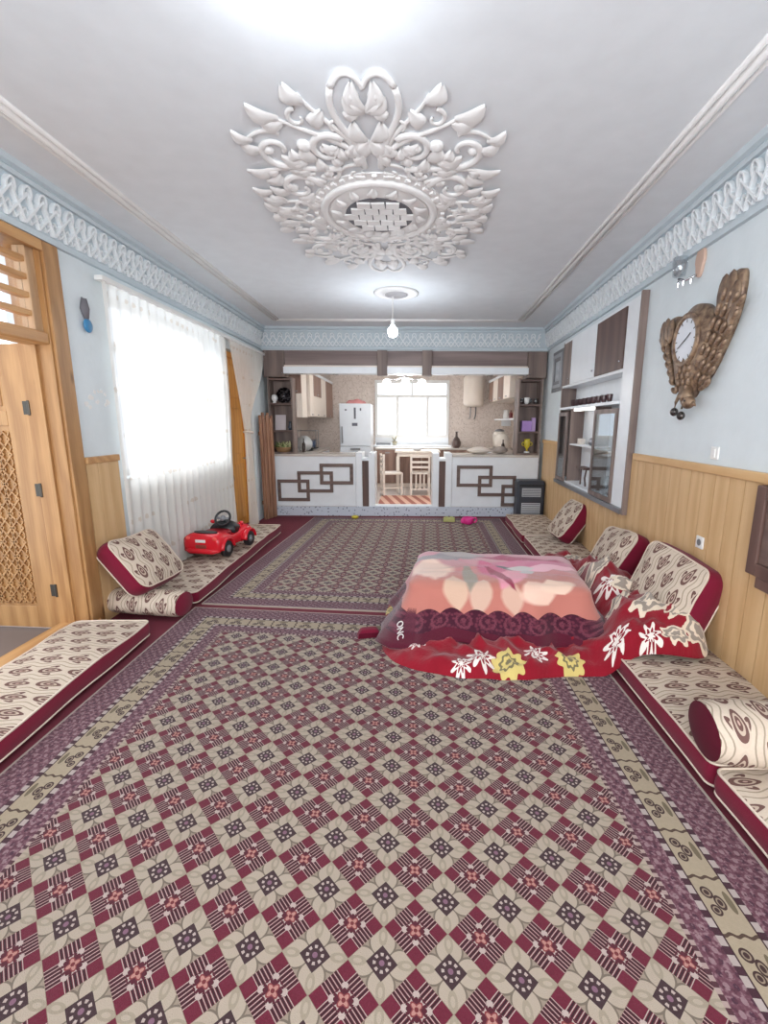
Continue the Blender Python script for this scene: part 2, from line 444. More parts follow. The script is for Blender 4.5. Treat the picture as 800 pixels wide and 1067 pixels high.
m.box(-2.7, XL, 6.16, 7.10, 2.50, 3.2); m.box(-2.7, XL, 7.10, 11.1, 0, 3.2)
wall_left = struct('wall_left', m, BLUEW, label='pale blue wall with the curtained window')
m = MB()
def slab(m, y0, y1, t, z0, z1): m.hexa([RW(y0, 0, z0), RW(y0, -t, z0), RW(y1, -t, z0), RW(y1, 0, z0), RW(y0, 0, z1), RW(y0, -t, z1), RW(y1, -t, z1), RW(y1, 0, z1)])
def slab_o(m, y0, y1, a, b, z0, z1): m.hexa([RW(y0, -a, z0), RW(y0, -b, z0), RW(y1, -b, z0), RW(y1, -a, z0), RW(y0, -a, z1), RW(y0, -b, z1), RW(y1, -b, z1), RW(y1, -a, z1)])
slab(m, -1.5, 4.13, 0.25, 0, 3.2); slab(m, 6.52, 11.1, 0.25, 0, 3.2); slab(m, 4.13, 6.52, 0.25, 0, .78); slab(m, 4.13, 6.52, 0.25, 2.64, 3.2); slab_o(m, 4.13, 6.52, .17, .25, .78, 2.64)
wall_right = struct('wall_right', m, BLUEW, label='pale blue wall with the peacock clock')
struct('wall_back', box(XL, XR(WB) + .02, WB + 0.02, WB + 0.30, 2.69, 3.2), BLUEW, label='wall band above the kitchen opening')
m = MB()     # unseen rear wall; its wide opening is added to let fill light in
m.box(-2.7, 2.2, -1.6, -1.4, 0, 0.7); m.box(-2.7, 2.2, -1.6, -1.4, 2.75, 3.2); m.box(-2.7, -1.75, -1.6, -1.4, 0.7, 2.75); m.box(1.5, 2.2, -1.6, -1.4, 0.7, 2.75)
struct('wall_rear', m, BLUEW)
struct('ceiling', box(-2.7, 2.9, -1.6, 7.95, CZ, CZ + 0.2), CEIL, label='white plaster ceiling')
# kitchen shell
struct('kitchen_floor', box(-2.4, 2.6, 7.62, KB + .2, -0.1, 0.13), mat('pale_stone_floor', rgb(214, 204, 198), 0.35), label='pale raised kitchen floor')
def speck(c):
    x, y, z = c.xyz('Object'); v = c.voronoi(x, y, z, 22.0)
    return c.mix(v.step(0.30, 0.18), rgb(206, 214, 226), rgb(110, 118, 140))
SPECK = mat('speckled_stone', rough=0.3, fn=speck)
trim_plinth = struct('trim_5', box(XL, 2.24, 7.595, 7.62, 0, 0.16), SPECK, label='blue speckled stone plinth under the kitchen counters')
def ktile(c):
    x, y, z = c.xyz('Object'); n = c.noise(x * 1.0, y, z, 9.0, 4.0); v = c.voronoi(x, y, z, 16.0)
    col = c.mix((n - 0.5).abs().step(0.05, 0.01), rgb(224, 211, 202), rgb(210, 195, 184))
    return c.mix(v.step(0.17, 0.10), col, rgb(138, 118, 108))
KWALL = mat('kitchen_wall_tile', rough=0.4, fn=ktile)
m = MB(); WX0, WX1, WZ0, WZ1 = -0.80, 0.92, 1.06, 2.52
m.box(-2.4, WX0, KB, KB + .2, 0.13, 3.0); m.box(WX1, 2.6, KB, KB + .2, 0.13, 3.0); m.box(WX0, WX1, KB, KB + .2, 0.13, WZ0); m.box(WX0, WX1, KB, KB + .2, WZ1, 3.0)
struct('wall_kitchen', m, KWALL, label='kitchen wall tiled with dark speckles')
struct('kitchen_ceiling', box(-2.4, 2.6, 7.95, KB + .2, 2.95, 3.15), CEIL, label='white kitchen ceiling')
struct('kitchen_side_wall', box(XL, XL + .02, 7.95, KB, 0.13, 2.95), mat('beige_kitchen_paint', rgb(216, 204, 196), 0.5), label='beige kitchen side wall behind the cupboards')
m = MB(); slab(m, 7.9, KB, 0.0, 0.13, 2.95)
m = MB(); m.hexa([RW(7.9, .02, .13), RW(7.9, 0, .13), RW(KB, 0, .13), RW(KB, .02, .13), RW(7.9, .02, 2.95), RW(7.9, 0, 2.95), RW(KB, 0, 2.95), RW(KB, .02, 2.95)])
struct('kitchen_side_wall', m, KWALL, label='speckled kitchen side wall behind the cooker')

# wainscot planks
def wain_left():
    pm = box(0.004, 0.146, -0.018, 0, 0.0, 1.24).mesh('wainscot_plank', WAINS)
    y = 3.36
    for i in range(3):
        o = obj('wainscot_plank', pm, None, wall_left, loc=(XL, y, 0), rot=(0, 0, PI / 2)); o.scale = (0.87, 1, 1); y += 0.127
    o = obj('wainscot_cap', box(0, 0.385, -0.035, 0, 1.24, 1.29), PINEH, wall_left, bevel=0.006, loc=(XL, 3.36, 0), rot=(0, 0, PI / 2))
    # part of the pale wall between door frame and window keeps its peeled patches
wain_left()
pm = box(0.003, 0.137, -0.018, 0, 0.0, 1.245).mesh('wainscot_plank', WAINS)
for i in range(45):
    p = RW(7.60 - i * 0.14, 0, 0)
    o = obj('wainscot_plank', pm, None, wall_right, loc=p, rot=(0, 0, RWROT))
    if 4.15 < p.y < 6.62: o.scale = (1, 1, .735 / 1.245)
CAPW = mat('wainscot_cap_wood', rough=0.42, fn=wood_fn(rgb(200, 156, 104), rgb(222, 184, 134), 'x', 1.0, False))
for ya, yb in ((7.60, 6.60), (4.06, 1.25)): obj('wainscot_cap', box(0, (ya - yb) * RN, -.035, 0, 1.245, 1.30), CAPW, wall_right, bevel=0.006, loc=RW(ya, 0, 0), rot=(0, 0, RWROT))

# ------------------------------------------------------------------ cornice with pierced strapwork
prof = [(0, 2.70), (0.03, 2.70), (0.035, 2.735), (0.028, 2.745), (0.075, 2.955), (0.10, 2.955), (0.11, 2.975), (0.10, 2.99), (0.125, 3.0), (0.135, 3.03), (0, 3.03)]
def cornice(name, length, label, loc, rot):
    m = MB(); m.rings([[(x, -o, z) for o, z in prof] for x in (0, length)])
    o = struct(name, m, CORNBG, label=label); o.location = loc; o.rotation_euler = (0, 0, rot); return o
def strap(m, pts, wd, y0, y1):
    n = len(pts); L = []; Rr = []
    for i, (x, z) in enumerate(pts):
        a = pts[max(i - 1, 0)]; b = pts[min(i + 1, n - 1)]
        tx, tz = b[0] - a[0], b[1] - a[1]; l = math.hypot(tx, tz) or 1
        nx, nz = -tz / l, tx / l
        L.append((x + nx * wd / 2, z + nz * wd / 2)); Rr.append((x - nx * wd / 2, z - nz * wd / 2))
    m.rings([[(l[0], y0, l[1]), (l[0], y1, l[1]), (r[0], y1, r[1]), (r[0], y0, r[1])] for l, r in zip(L, Rr)])
UL, UH = 0.235, 0.205
m = MB()
strap(m, [(0, .005), (UL * .25, UH * .42), (UL * .5, UH * .80), (UL * .75, UH * .42), (UL, .005)], .017, -.030, 0.004)
strap(m, [(0, UH * .80), (UL * .25, UH * .42), (UL * .5, .005), (UL * .75, UH * .42), (UL, UH * .80)], .017, -.026, 0.004)
strap(m, [(0, UH * .40), (UL * .25, UH * .05), (UL * .5, UH * .40), (UL * .75, UH * .05), (UL, UH * .40)], .012, -.020, 0.004)
arc = [(UL * .5 + .030 * math.cos(a), UH * .78 + .042 * math.sin(a)) for a in [PI * (-.25 + 1.5 * i / 10) for i in range(11)]]
strap(m, arc, .013, -.028, 0.004)
arc = [(.030 * math.cos(a), UH * .78 + .042 * math.sin(a)) for a in [PI * (-.25 + .75 * i / 5) for i in range(6)]]; strap(m, arc, .013, -.028, 0.004)
arc = [(UL + .030 * math.cos(a), UH * .78 + .042 * math.sin(a)) for a in [PI * (.5 + .75 * i / 5) for i in range(6)]]; strap(m, arc, .013, -.028, 0.004)
unit = m.mesh('strapwork_motif', CORN)
def fill(c, length):
    n = int(length / UL)
    for i in range(n):
        obj('strapwork_motif', unit, None, c, loc=(i * UL, -0.028, 2.746), rot=(math.atan2(0.047, 0.21), 0, 0))
cl = cornice('trim_1', 9.05, 'pierced strapwork cornice above the curtained wall', (XL, -1.4, 0), PI / 2); fill(cl, 9.05)
cb = cornice('trim_2', XR(WB) - XL, 'pierced strapwork cornice above the kitchen opening', (XL, WB + .02, 0), 0); fill(cb, XR(WB) - XL)
p = RW(WB + .02, 0, 0)
cr = cornice('trim_3', 9.0, 'pierced strapwork cornice above the clock wall', (p.x, p.y, 0), RWROT); fill(cr, 9.0)
# ceiling tray moulding: three ribs round the ceiling
m = MB()
for off, r in ((0, .022), (.045, .016), (-.045, .012)):
    P4 = [(-1.96 + off, -1.4), (-1.96 + off, 7.08 - off), (1.63 - off, 7.08 - off), (1.29 - off, -1.4)]
    for a, b in zip(P4[:3], P4[1:]): m.tube([(a[0], a[1], CZ), (b[0], b[1], CZ)], r, 8)
struct('trim_4', m, GYPSUM, label='ribbed moulding framing the ceiling', smooth=True)

# ------------------------------------------------------------------ ceiling rosette
def rosette():
    T = thing('ceiling_rosette', 'large white carved plaster rosette with scrolls and basketwork centre', 'ceiling rosette', (-0.22, 3.60, CZ)); T.scale = (.94, 1.05, .62)
    def spiral(cx, cy, r0, r1, a0, a1, n=26):
        return [(cx + (r0 + (r1 - r0) * i / n) * math.cos(a0 + (a1 - a0) * i / n), cy + (r0 + (r1 - r0) * i / n) * math.sin(a0 + (a1 - a0) * i / n), -.015) for i in range(n + 1)]
    def bez(p0, p1, p2, p3, n=14):
        return [tuple((1 - t) ** 3 * a + 3 * (1 - t) ** 2 * t * b + 3 * (1 - t) * t * t * c_ + t ** 3 * d for a, b, c_, d in zip(p0, p1, p2, p3)) + (-.012,) for t in [i / n for i in range(n + 1)]]
    def taper(n, a, b): return [a + (b - a) * i / (n - 1) for i in range(n)]
    def leafmb(p, ang, L, W):      # ridged leaf in the ceiling plane
        m = MB(); N = 8; rows = []
        for i in range(N + 1):
            t = i / N; w_ = W * math.sin(PI * min(1, t * 0.93 + .05)) ** .8 + .002; bend = .18 * L * math.sin(PI * t)
            ring = []
            for k, (a, h) in enumerate(((-1, 0), (-.6, -.022), (0, -.012), (.6, -.022), (1, 0))):
                lx, ly = t * L, a * w_ + bend
                ring.append((p[0] + lx * math.cos(ang) - ly * math.sin(ang), p[1] + lx * math.sin(ang) + ly * math.cos(ang), h - .02 * math.sin(PI * t) - .002))
            rows.append(ring)
        return m.rings(rows, False, False, False)
    sc, lf, bd = [], [], []
    # the half towards the camera (y<0), right side; mirrored below
    sc += [(spiral(.27, -.73, .135, .03, -2.4, 4.2), .030, .014), (spiral(.60, -.72, .17, .03, 2.6, -3.4), .034, .014),
           (spiral(.56, -.33, .165, .03, -2.9, 3.6), .034, .014), (spiral(.30, -.52, .085, .02, 0.5, 6.0), .022, .010),
           (bez((.06, -.56), (.05, -.85), (.26, -.95), (.17, -1.18)), .028, .018), (bez((.17, -1.18), (.10, -1.32), (.02, -1.25), (.0, -1.17)), .022, .012),
           (bez((.10, -.72), (.16, -.92), (.30, -.98), (.36, -1.14)), .022, .010), (bez((.12, -.72), (.25, -.86), (.40, -.86), (.56, -1.0)), .026, .010),
           (bez((.22, -.55), (.40, -.52), (.50, -.58), (.78, -.52)), .032, .012), (bez((.36, -.40), (.55, -.50), (.62, -.42), (.76, -.40)), .022, .010),
           (bez((.42, -.20), (.56, -.10), (.66, -.20), (.80, -.13)), .028, .010), (spiral(.60, -.08, .10, .02, -2.5, 3.2), .024, .010),
           (bez((.05, -.62), (.14, -.56), (.20, -.60), (.24, -.50)), .020, .010), (spiral(.13, -.50, .055, .015, 3.4, -1.6), .016, .008)]
    lf += [((.34, -1.08), -1.0, .14, .05), ((.52, -.97), -.6, .17, .055), ((.50, -.94), -.1, .13, .045), ((.30, -.90), -1.9, .14, .045), ((.70, -.53), .05, .17, .05), ((.66, -.47), .5, .14, .045),
           ((.44, -.60), -.4, .16, .055), ((.38, -.62), -1.2, .14, .05), ((.74, -.17), -.2, .15, .05), ((.70, -.05), .1, .16, .05), ((.45, -.10), -.5, .13, .05), ((.48, -.25), .4, .14, .05), ((.70, -.72), -.5, .13, .045), ((.08, -.66), -1.3, .12, .05), ((.64, -.30), -.2, .15, .04)]
    rq = random.Random(11)
    for i in range(26):
        aa = rq.uniform(0, PI / 2); rr = rq.uniform(.55, .98); px_, py_ = rr * math.cos(aa) * .80, -rr * math.sin(aa) * 1.08
        if math.hypot(px_, py_) < .54 or px_ < .06: continue
        lf.append(((px_, py_), math.atan2(py_, px_) + rq.uniform(-1.3, 1.3), rq.uniform(.08, .13), rq.uniform(.028, .04)))
    sc += [(spiral(.40, -.98, .07, .015, -1.5, 3.6), .018, .008), (spiral(.74, -.30, .06, .012, 2.0, -2.6), .016, .008), (spiral(.44, -.44, .06, .012, -2.0, 3.0), .016, .008), (spiral(.18, -.93, .05, .012, 1.0, -4.0), .014, .007)]
    sc += [(spiral(.76, -.16, .13, .02, 2.4, -3.4), .026, .010), (bez((.62, -.02), (.74, .04), (.84, -.06), (.90, -.02)), .022, .008), (bez((.55, -.86), (.66, -.92), (.72, -.84), (.80, -.80)), .022, .008), (spiral(.06, -1.06, .05, .012, -1.2, 4.4), .015, .007)]
    lf += [((.0, -1.02), -1.57 + .75, .15, .04), ((.0, -1.02), -1.57 + .25, .20, .04), ((.02, -.80), -1.2, .16, .045), ((.05, -.66), -1.9, .15, .05), ((.80, -.06), -.5, .13, .045), ((.80, -.28), -.3, .13, .045), ((.74, -.80), -.7, .12, .04)]
    sc = [([(x * .90, y, z) for x, y, z in pth], a * .84, b) for pth, a, b in sc]
    lf = [((p[0] * .90, p[1]), a, L, W) for p, a, L, W in lf]
    bd += [((.055, -1.13), .035), ((.07, -1.0), .032), ((.38, -.76), .045), ((.60, -.72), .035), ((.56, -.33), .035), ((.27, -.73), .03)]
    def mir(m, sx, sy):
        q = MB(); q.v = [(x * sx, y * sy, z) for x, y, z in m.v]; q.f = [list(reversed(f)) for f in m.f] if sx * sy < 0 else m.f; return q
    for sy in (1, -1):
        for sx in (1, -1):
            yk = sy * (1.0 if sy > 0 else 0.96)
            for path, r0, r1 in sc: obj('scroll', mir(MB().tube(path, taper(len(path), r0, r1), 8, 0.9), sx, yk), GYPSUM, T, True)
            for p, a, L, W in lf: obj('acanthus_leaf', mir(leafmb(p, a, L, W), sx, yk), GYPSUM, T, True)
            for p, r in bd: obj('boss', mir(MB().ball((p[0], p[1], -.01), (r, r, r * .8), 10, 6), sx, yk), GYPSUM, T, True)
    obj('medallion_plate', MB().lathe([(.50, 0), (.50, -.012), (.40, -.02), (.36, -.03)], 40), GYPSUM, T)
    obj('medallion_ring', MB().torus((0, 0, -.03), .41, .028, 48, 8), GYPSUM, T, True)
    obj('dome', MB().lathe([(.385, -.02), (.36, -.036), (.30, -.045), (.02, -.05)], 36), GYPSUM, T, True)
    obj('vent_plate', MB().lathe([(.255, -.045), (.255, -.052), (.02, -.056)], 36), mat('grey_mesh', rgb(112, 114, 120), 0.8), T)
    for k in range(14):
        a = 2 * PI * k / 14; obj('acanthus_leaf', leafmb((.28 * math.cos(a), .28 * math.sin(a)), a + .7, .10, .035), GYPSUM, T, True, loc=(0, 0, -.035))
    de = box(-.016, .016, -.014, .014, -.035, 0).mesh('dentil', GYPSUM)
    for i in range(40):
        a = 2 * PI * i / 40; obj('dentil', de, None, T, loc=(.475 * math.cos(a), .475 * math.sin(a), 0), rot=(0, 0, a + PI / 2))
    tl = box(-.0475, .0475, -.0375, .0375, -.078, -.05).mesh('basket_tile', GYPSUM)
    for j in range(-3, 4):
        for i in range(-3, 4):
            x = i * .104 + (.052 if j % 2 else 0); y = j * .084
            if math.hypot(x, y) < .25: obj('basket_tile', tl, None, T, loc=(x, y, .012 - .002 * abs(j)), rot=(0, 0, (.05 if (i + j) % 2 else -.05)))
rosette()
T = thing('ceiling_rose', 'small round plaster ceiling rose above the hanging bulb', 'ceiling rose', (-0.16, 5.66, CZ))
obj('rim', MB().lathe([(.26, 0), (.26, -.012), (.22, -.022), (.20, -.014), (.13, -.02)], 36), GYPSUM, T, True)
obj('boss', MB().lathe([(.13, 0), (.13, -.03), (.07, -.05), (.02, -.052)], 28), mat('shadow_grey_gypsum', rgb(200, 200, 204), 0.7), T, True)
def bulb(label, loc, drop, power):
    T = thing('light_bulb', label, 'light bulb', loc)
    obj('cord', MB().tube([(0, 0, 0), (0, 0, -drop)], .006, 6), WHITEP, T)
    obj('socket', MB().lathe([(.02, -drop + .005), (.024, -drop), (.024, -drop - .05), (.018, -drop - .055)], 14), WHITEP, T)
    obj('globe', MB().lathe([(.015, -drop - .05), (.034, -drop - .07), (.055, -drop - .10), (.060, -drop - .13), (.046, -drop - .17), (.004, -drop - .19)], 16), BULB, T, True)
    l = bpy.data.lights.new('bulb_light', 'POINT'); l.energy = power; l.color = (.86, .93, 1.0); l.shadow_soft_size = .06
    o = bpy.data.objects.new('bulb_light', l); C.objects.link(o); o.parent = T; o.location = (0, 0, -drop - .24)
bulb('lit white bulb hanging under the small ceiling rose', (-0.20, 5.62, CZ - .05), .26, 24)
bulb('lit white bulb on a short cord nearest the camera, at the top edge', (-0.335, 1.77, CZ), .02, 7)

# ------------------------------------------------------------------ rugs
def rug(name, label, quad, uvq, thick=.012, z=0.0, nu=8, nv=24):
    # quad: near-left, near-right, far-right, far-left on the floor; uvq gives s,t at those corners
    m = MB(); q = [Vector((*p, 0)) for p in quad]; uv = []
    def bil(A, a, b): return A[0] * (1 - a) * (1 - b) + A[1] * a * (1 - b) + A[2] * a * b + A[3] * (1 - a) * b
    U = [Vector((*p, 0)) for p in uvq]
    for zz in (z + thick, z):
        for i in range(nu + 1):
            for j in range(nv + 1):
                a, b = i / nu, j / nv; p = bil(q, a, b); m.v.append((p.x, p.y, zz)); t = bil(U, a, b); uv.append((t.x, t.y))
    K = (nu + 1) * (nv + 1); ix = lambda i, j: i * (nv + 1) + j
    for i in range(nu):
        for j in range(nv):
            f = [ix(i, j), ix(i + 1, j), ix(i + 1, j + 1), ix(i, j + 1)]; m.f.append(f); m.f.append([K + k for k in reversed(f)])
    loop = [ix(i, 0) for i in range(nu)] + [ix(nu, j) for j in range(nv)] + [ix(i, nv) for i in range(nu, 0, -1)] + [ix(0, j) for j in range(nv, 0, -1)]
    for a, b in zip(loop, loop[1:] + loop[:1]): m.f.append([a, K + a, K + b, b])
    m.uv['print'] = uv
    return tag(obj(name, m, RUG), label, 'rug')
rug('patterned_rug', 'maroon and cream diamond patterned rug nearest the camera', [(-1.81, -.46), (1.27, -.77), (1.27, 3.33), (-1.81, 3.64)], [(0, 4.1), (3.08, 4.1), (3.08, 0), (0, 0)])
rug('patterned_rug', 'maroon and cream patterned rug in front of the kitchen counters', [(-1.79, 3.72), (1.36, 3.42), (1.50, 7.38), (-1.57, 7.42)], [(0, 0), (3.08, 0), (3.08, 4.1), (0, 4.1)], z=0.0)

# ------------------------------------------------------------------ cushions and floor mattresses
def rrect(w_, h_, r, n=6):
    pts = []
    for cx, cy, a0 in ((w_ / 2 - r, h_ / 2 - r, 0), (-w_ / 2 + r, h_ / 2 - r, PI / 2), (-w_ / 2 + r, -h_ / 2 + r, PI), (w_ / 2 - r, -h_ / 2 + r, 1.5 * PI)):
        for i in range(n + 1): pts.append((cx + r * math.cos(a0 + PI / 2 * i / n), cy + r * math.sin(a0 + PI / 2 * i / n)))
    # extra points along the straight runs
    out = []
    for a, b in zip(pts, pts[1:] + pts[:1]):
        d = math.hypot(b[0] - a[0], b[1] - a[1]); k = max(1, int(d / .12))
        for i in range(k): out.append((a[0] + (b[0] - a[0]) * i / k, a[1] + (b[1] - a[1]) * i / k))
    return out
def padded(T, w_, h_, t, r, bulge, topmat, sidemat, bow=.015, wob=0.0, seed=0):
    """a boxed cushion, lying with its printed face up: panel, gusset band, piping"""
    ol = rrect(w_, h_, r)
    def wz(x, y): return wob * (noise.noise(Vector((x * 3 + seed, y * 3, seed))))
    def wxy(x, y): return (x + wob * noise.noise(Vector((x * 2.2, y * 2.2, 5 + seed))), y + wob * noise.noise(Vector((x * 2.2, y * 2.2, 9 + seed))))
    def face(zs, sgn):
        R = []
        for k in range(9):
            q = 1 - k / 8.0 * .97
            R.append([(*wxy(x * q, y * q), zs + sgn * bulge * (1 - q ** 3.5) + (wz(x * q, y * q) if sgn > 0 else 0)) for x, y in ol])
        m = MB(); m.rings(R, False, True)
        if sgn < 0: m.f = [list(reversed(f)) for f in m.f]
        return m
    obj('printed_panel', face(t / 2, 1), topmat, T, True)
    obj('back_panel', face(-t / 2, -1), sidemat, T, True)
    R = []
    for k in range(6):
        z = t / 2 - t * k / 5; e = bow * math.sin(PI * k / 5)
        ring = []
        for i, (x, y) in enumerate(ol):
            a = ol[i - 1]; b = ol[(i + 1) % len(ol)]; tx, ty = b[0] - a[0], b[1] - a[1]; l = math.hypot(tx, ty)
            px, py = wxy(x, y); ring.append((px + ty / l * e, py - tx / l * e, z + wz(x, y) * (1 - k / 5)))
        R.append(ring)
    obj('gusset', MB().rings(list(reversed(R)), False, False), sidemat, T, True)
    for nm, z in (('piping', t / 2), ('piping', -t / 2)):
        pts = [(*wxy(x, y), z + (wz(x, y) if z > 0 else 0)) for x, y in ol]
        obj(nm, MB().tube(pts + pts[:2], .006, 6), PIPING, T, True)
def basis(o, ex, ey, c):
    ex = Vector(ex).normalized(); ez = ex.cross(Vector(ey)).normalized(); ey = ez.cross(ex)
    o.matrix_world = Matrix(((ex.x, ey.x, ez.x, c[0]), (ex.y, ey.y, ez.y, c[1]), (ex.z, ey.z, ez.z, c[2]), (0, 0, 0, 1)))
def cushion(label, c, ex, ey, w_=.56, h_=.50, t=.16, seed=0):
    T = thing('floor_cushion', label, 'cushion', group='leaf print cushions leaning on the walls'); basis(T, ex, ey, c)
    padded(T, w_, h_, t, .07, .05, LEAFCUSH, MAROON, .018, .03, seed); return T
def mattress(label, x, y, w_, l_, t, rotz=0.0, z=0.0, seed=0, group='leaf print floor mattresses'):
    T = thing('floor_mattress', label, 'floor mattress', (x, y, z + t / 2 + .03), rotz, group)
    padded(T, w_, l_, t, .04, .022, LEAFLONG, MAROON, .010, .016, seed); return T
# left side
mattress('leaf print floor mattress in front of the open wooden door', -2.105, 2.05, .51, 2.05, .10, 0.02, .012, 1)
mattress('leaf print floor mattress under the red toy car', -2.09, 4.99, .56, 2.62, .10, 0.0, 0, 2)
cushion('leaf print cushion slumped against the pine panel beside the door', (-2.17, 3.58, .43), (.12, .99, .02), (-.55, -.02, .72), .52, .46, .15, 1)
def bolster(label, c, ex, L, r, seed=0):
    T = thing('bolster_pillow', label, 'bolster'); ex = Vector(ex).normalized(); basis(T, ex, (Vector((0, 0, 1)).cross(ex)), c)
    R = []; N = 14
    for i in range(N + 1):
        q = i / N; rr = r * (1 - .10 * abs(2 * q - 1) ** 6)
        R.append([((q - .5) * L, rr * math.cos(a) * 1.12, rr * math.sin(a) * (0.92 if math.sin(a) > 0 else .86) + .004 * noise.noise(Vector((q * 6, a, seed)))) for a in [2 * PI * k / 28 for k in range(28)]])
    obj('printed_cover', MB().rings(R, False, False), LEAFROLL, T, True)
    for sgn in (-1, 1):
        E_ = []
        for k in range(6):
            q = 1 - k / 5 * .96; rr = r * .9 * q
            E_.append([(sgn * (L / 2 + .02 * (1 - q * q)), rr * math.cos(a) * 1.12, rr * math.sin(a) * (0.92 if math.sin(a) > 0 else .86)) for a in [2 * PI * i / 28 for i in range(28)]])
        mm = MB().rings(E_, False, True)
        if sgn < 0: mm.f = [list(reversed(f)) for f in mm.f]
        obj('end_cap', mm, DKMAROON if L < .6 else MAROON, T, True)
    return T
bolster('leaf print bolster with maroon end lying below the slumped cushion', (-2.085, 3.47, .125), (.97, -.14, 0), .60, .115, 1)
# right side
mang = math.atan(.02)
mattress('leaf print floor mattress nearest the camera on the right, mostly cut off', 1.60, .775, .64, 1.78, .10, 0, .012, 3)
mattress('leaf print floor mattress under the edge of the red quilt', 1.63, 2.80, .64, 2.26, .10, -0.02, .012, 4)
mattress('leaf print floor mattress behind the low covered table', 1.76, 4.80, .62, 1.80, .10, -0.045, .0, 5)
mattress('leaf print floor mattress in front of the charcoal heater', 1.81, 6.42, .60, 1.36, .10, -0.05, 0, 6)
cushion('leaf print cushion nearest the camera leaning on the clock wall', (1.78, 2.94, .43), (.07, -.985, -.07), (.36, .05, .84), .62, .52, .16, 3)
cushion('leaf print cushion leaning between the other two on the right wall', (1.80, 3.84, .395), (.02, -.99, .02), (.50, .05, .80), .56, .50, .15, 4)
cushion('leaf print cushion farthest away leaning under the display cabinet', (1.965, 5.45, .385), (.0, -.99, .02), (.55, .05, .78), .50, .48, .15, 5)
bolster('leaf print bolster lying across the near right mattress', (1.53, 1.70, .275), (.98, -.12, .02), .54, .135, 2)

# ------------------------------------------------------------------ entrance door (left), opened outwards
D = thing('door_1', 'pine door with carved lattice panel, standing open beside the front mattress', 'door', (-2.62, 3.225, .02), math.radians(176)); D['kind'] = 'structure'
DW = .86; DH = 2.04
m = MB(); m.box(0, .16, -.02, .02, 0, DH); m.box(DW - .10, DW, -.02, .02, 0, DH); m.box(.16, DW - .10, -.02, .02, 0, .17); m.box(.16, DW - .10, -.02, .02, 1.84, DH); m.box(.16, DW - .10, -.02, .02, 1.50, 1.60)
obj('stiles_and_rails', m, PINE, D, bevel=.004)
obj('backing_panel', box(.10, DW - .10, -.006, .006, .17, 1.84), PINE, D)
obj('top_panel', box(.19, DW - .13, -.014, .014, 1.63, 1.81), PINE, D, bevel=.01)
# carved lattice of interlocking lozenges on both faces
lm = MB(); strap(lm, [(0, -.05), (.045, 0), (0, .05), (-.045, 0), (0, -.05)], .014, -.016, 0); strap(lm, [(-.045, -.05), (-.02, 0), (-.045, .05)], .010, -.013, 0); strap(lm, [(.045, -.05), (.02, 0), (.045, .05)], .010, -.013, 0)
lz = lm.mesh('lattice_lozenge', PINE)
for sgn, rz in ((1, PI), (-1, 0)):
    for i in range(6):
        for j in range(12):
            obj('lattice_lozenge', lz, None, D, loc=(.215 + i * .09, sgn * .006, .24 + j * .106), rot=(0, 0, rz))
for z in (.30, 1.05, 1.62):
    obj('hinge', MB().lathe([(.008, -.05), (.011, -.045), (.011, .045), (.008, .05)], 10, (-.012, .022, z)).box(-.012, .03, .02, .024, z - .045, z + .045), HINGE, D)
obj('handle', MB().tube([(DW - .05, .02, 1.0), (DW - .05, .07, 1.0), (DW - .16, .07, 1.0)], .009, 8), STEEL, D)
obj('handle', MB().tube([(DW - .05, -.02, 1.0), (DW - .05, -.07, 1.0), (DW - .16, -.07, 1.0)], .009, 8), STEEL, D)
# frame
m = MB(); m.box(-2.62, XL + .005, 3.20, 3.24, 0, 2.70); m.box(-2.62, XL + .005, 2.25, 2.29, 0, 2.70); m.box(-2.62, XL + .005, 2.29, 3.20, 2.64, 2.70)
fr = struct('door_frame', m, PINE, bevel=.004, label='pine door frame with a slatted fanlight')
obj('casing', box(XL, XL + .025, 3.215, 3.35, 0, 2.698), PINE, fr, bevel=.006)
obj('casing', box(XL, XL + .025, 2.16, 2.27, 0, 2.698), PINE, fr, bevel=.006)
obj('casing', box(XL, XL + .024, 2.27, 3.215, 2.63, 2.698), PINEH, fr, bevel=.006)
obj('stop_bead', box(-2.52, -2.49, 3.18, 3.20, 0, 2.06), PINE, fr)
obj('transom_rail', box(-2.56, XL - .0, 2.29, 3.20, 2.05, 2.13), PINEH, fr, bevel=.012)
obj('threshold', box(-2.62, XL + .03, 2.20, 3.30, 0.0, .065), PINEH, fr, bevel=.008)
for k, z in enumerate((2.235, 2.345, 2.455, 2.56)):
    obj('fanlight_bar', box(-2.50, -2.44, 2.29, 3.14, z - .018, z + .018), PINEH, fr, bevel=.004)
obj('fanlight_stile', box(-2.51, -2.43, 3.13, 3.20, 2.13, 2.64), mat('weathered_pine', rough=.5, fn=wood_fn(rgb(168, 132, 98), rgb(206, 174, 138))), fr, bevel=.004)
for z0, z1 in ((2.13, 2.217), (2.253, 2.327), (2.363, 2.437), (2.473, 2.542), (2.578, 2.64)):
    obj('fanlight_pane', box(-2.475, -2.470, 2.29, 3.13, z0, z1), GLASS, fr)

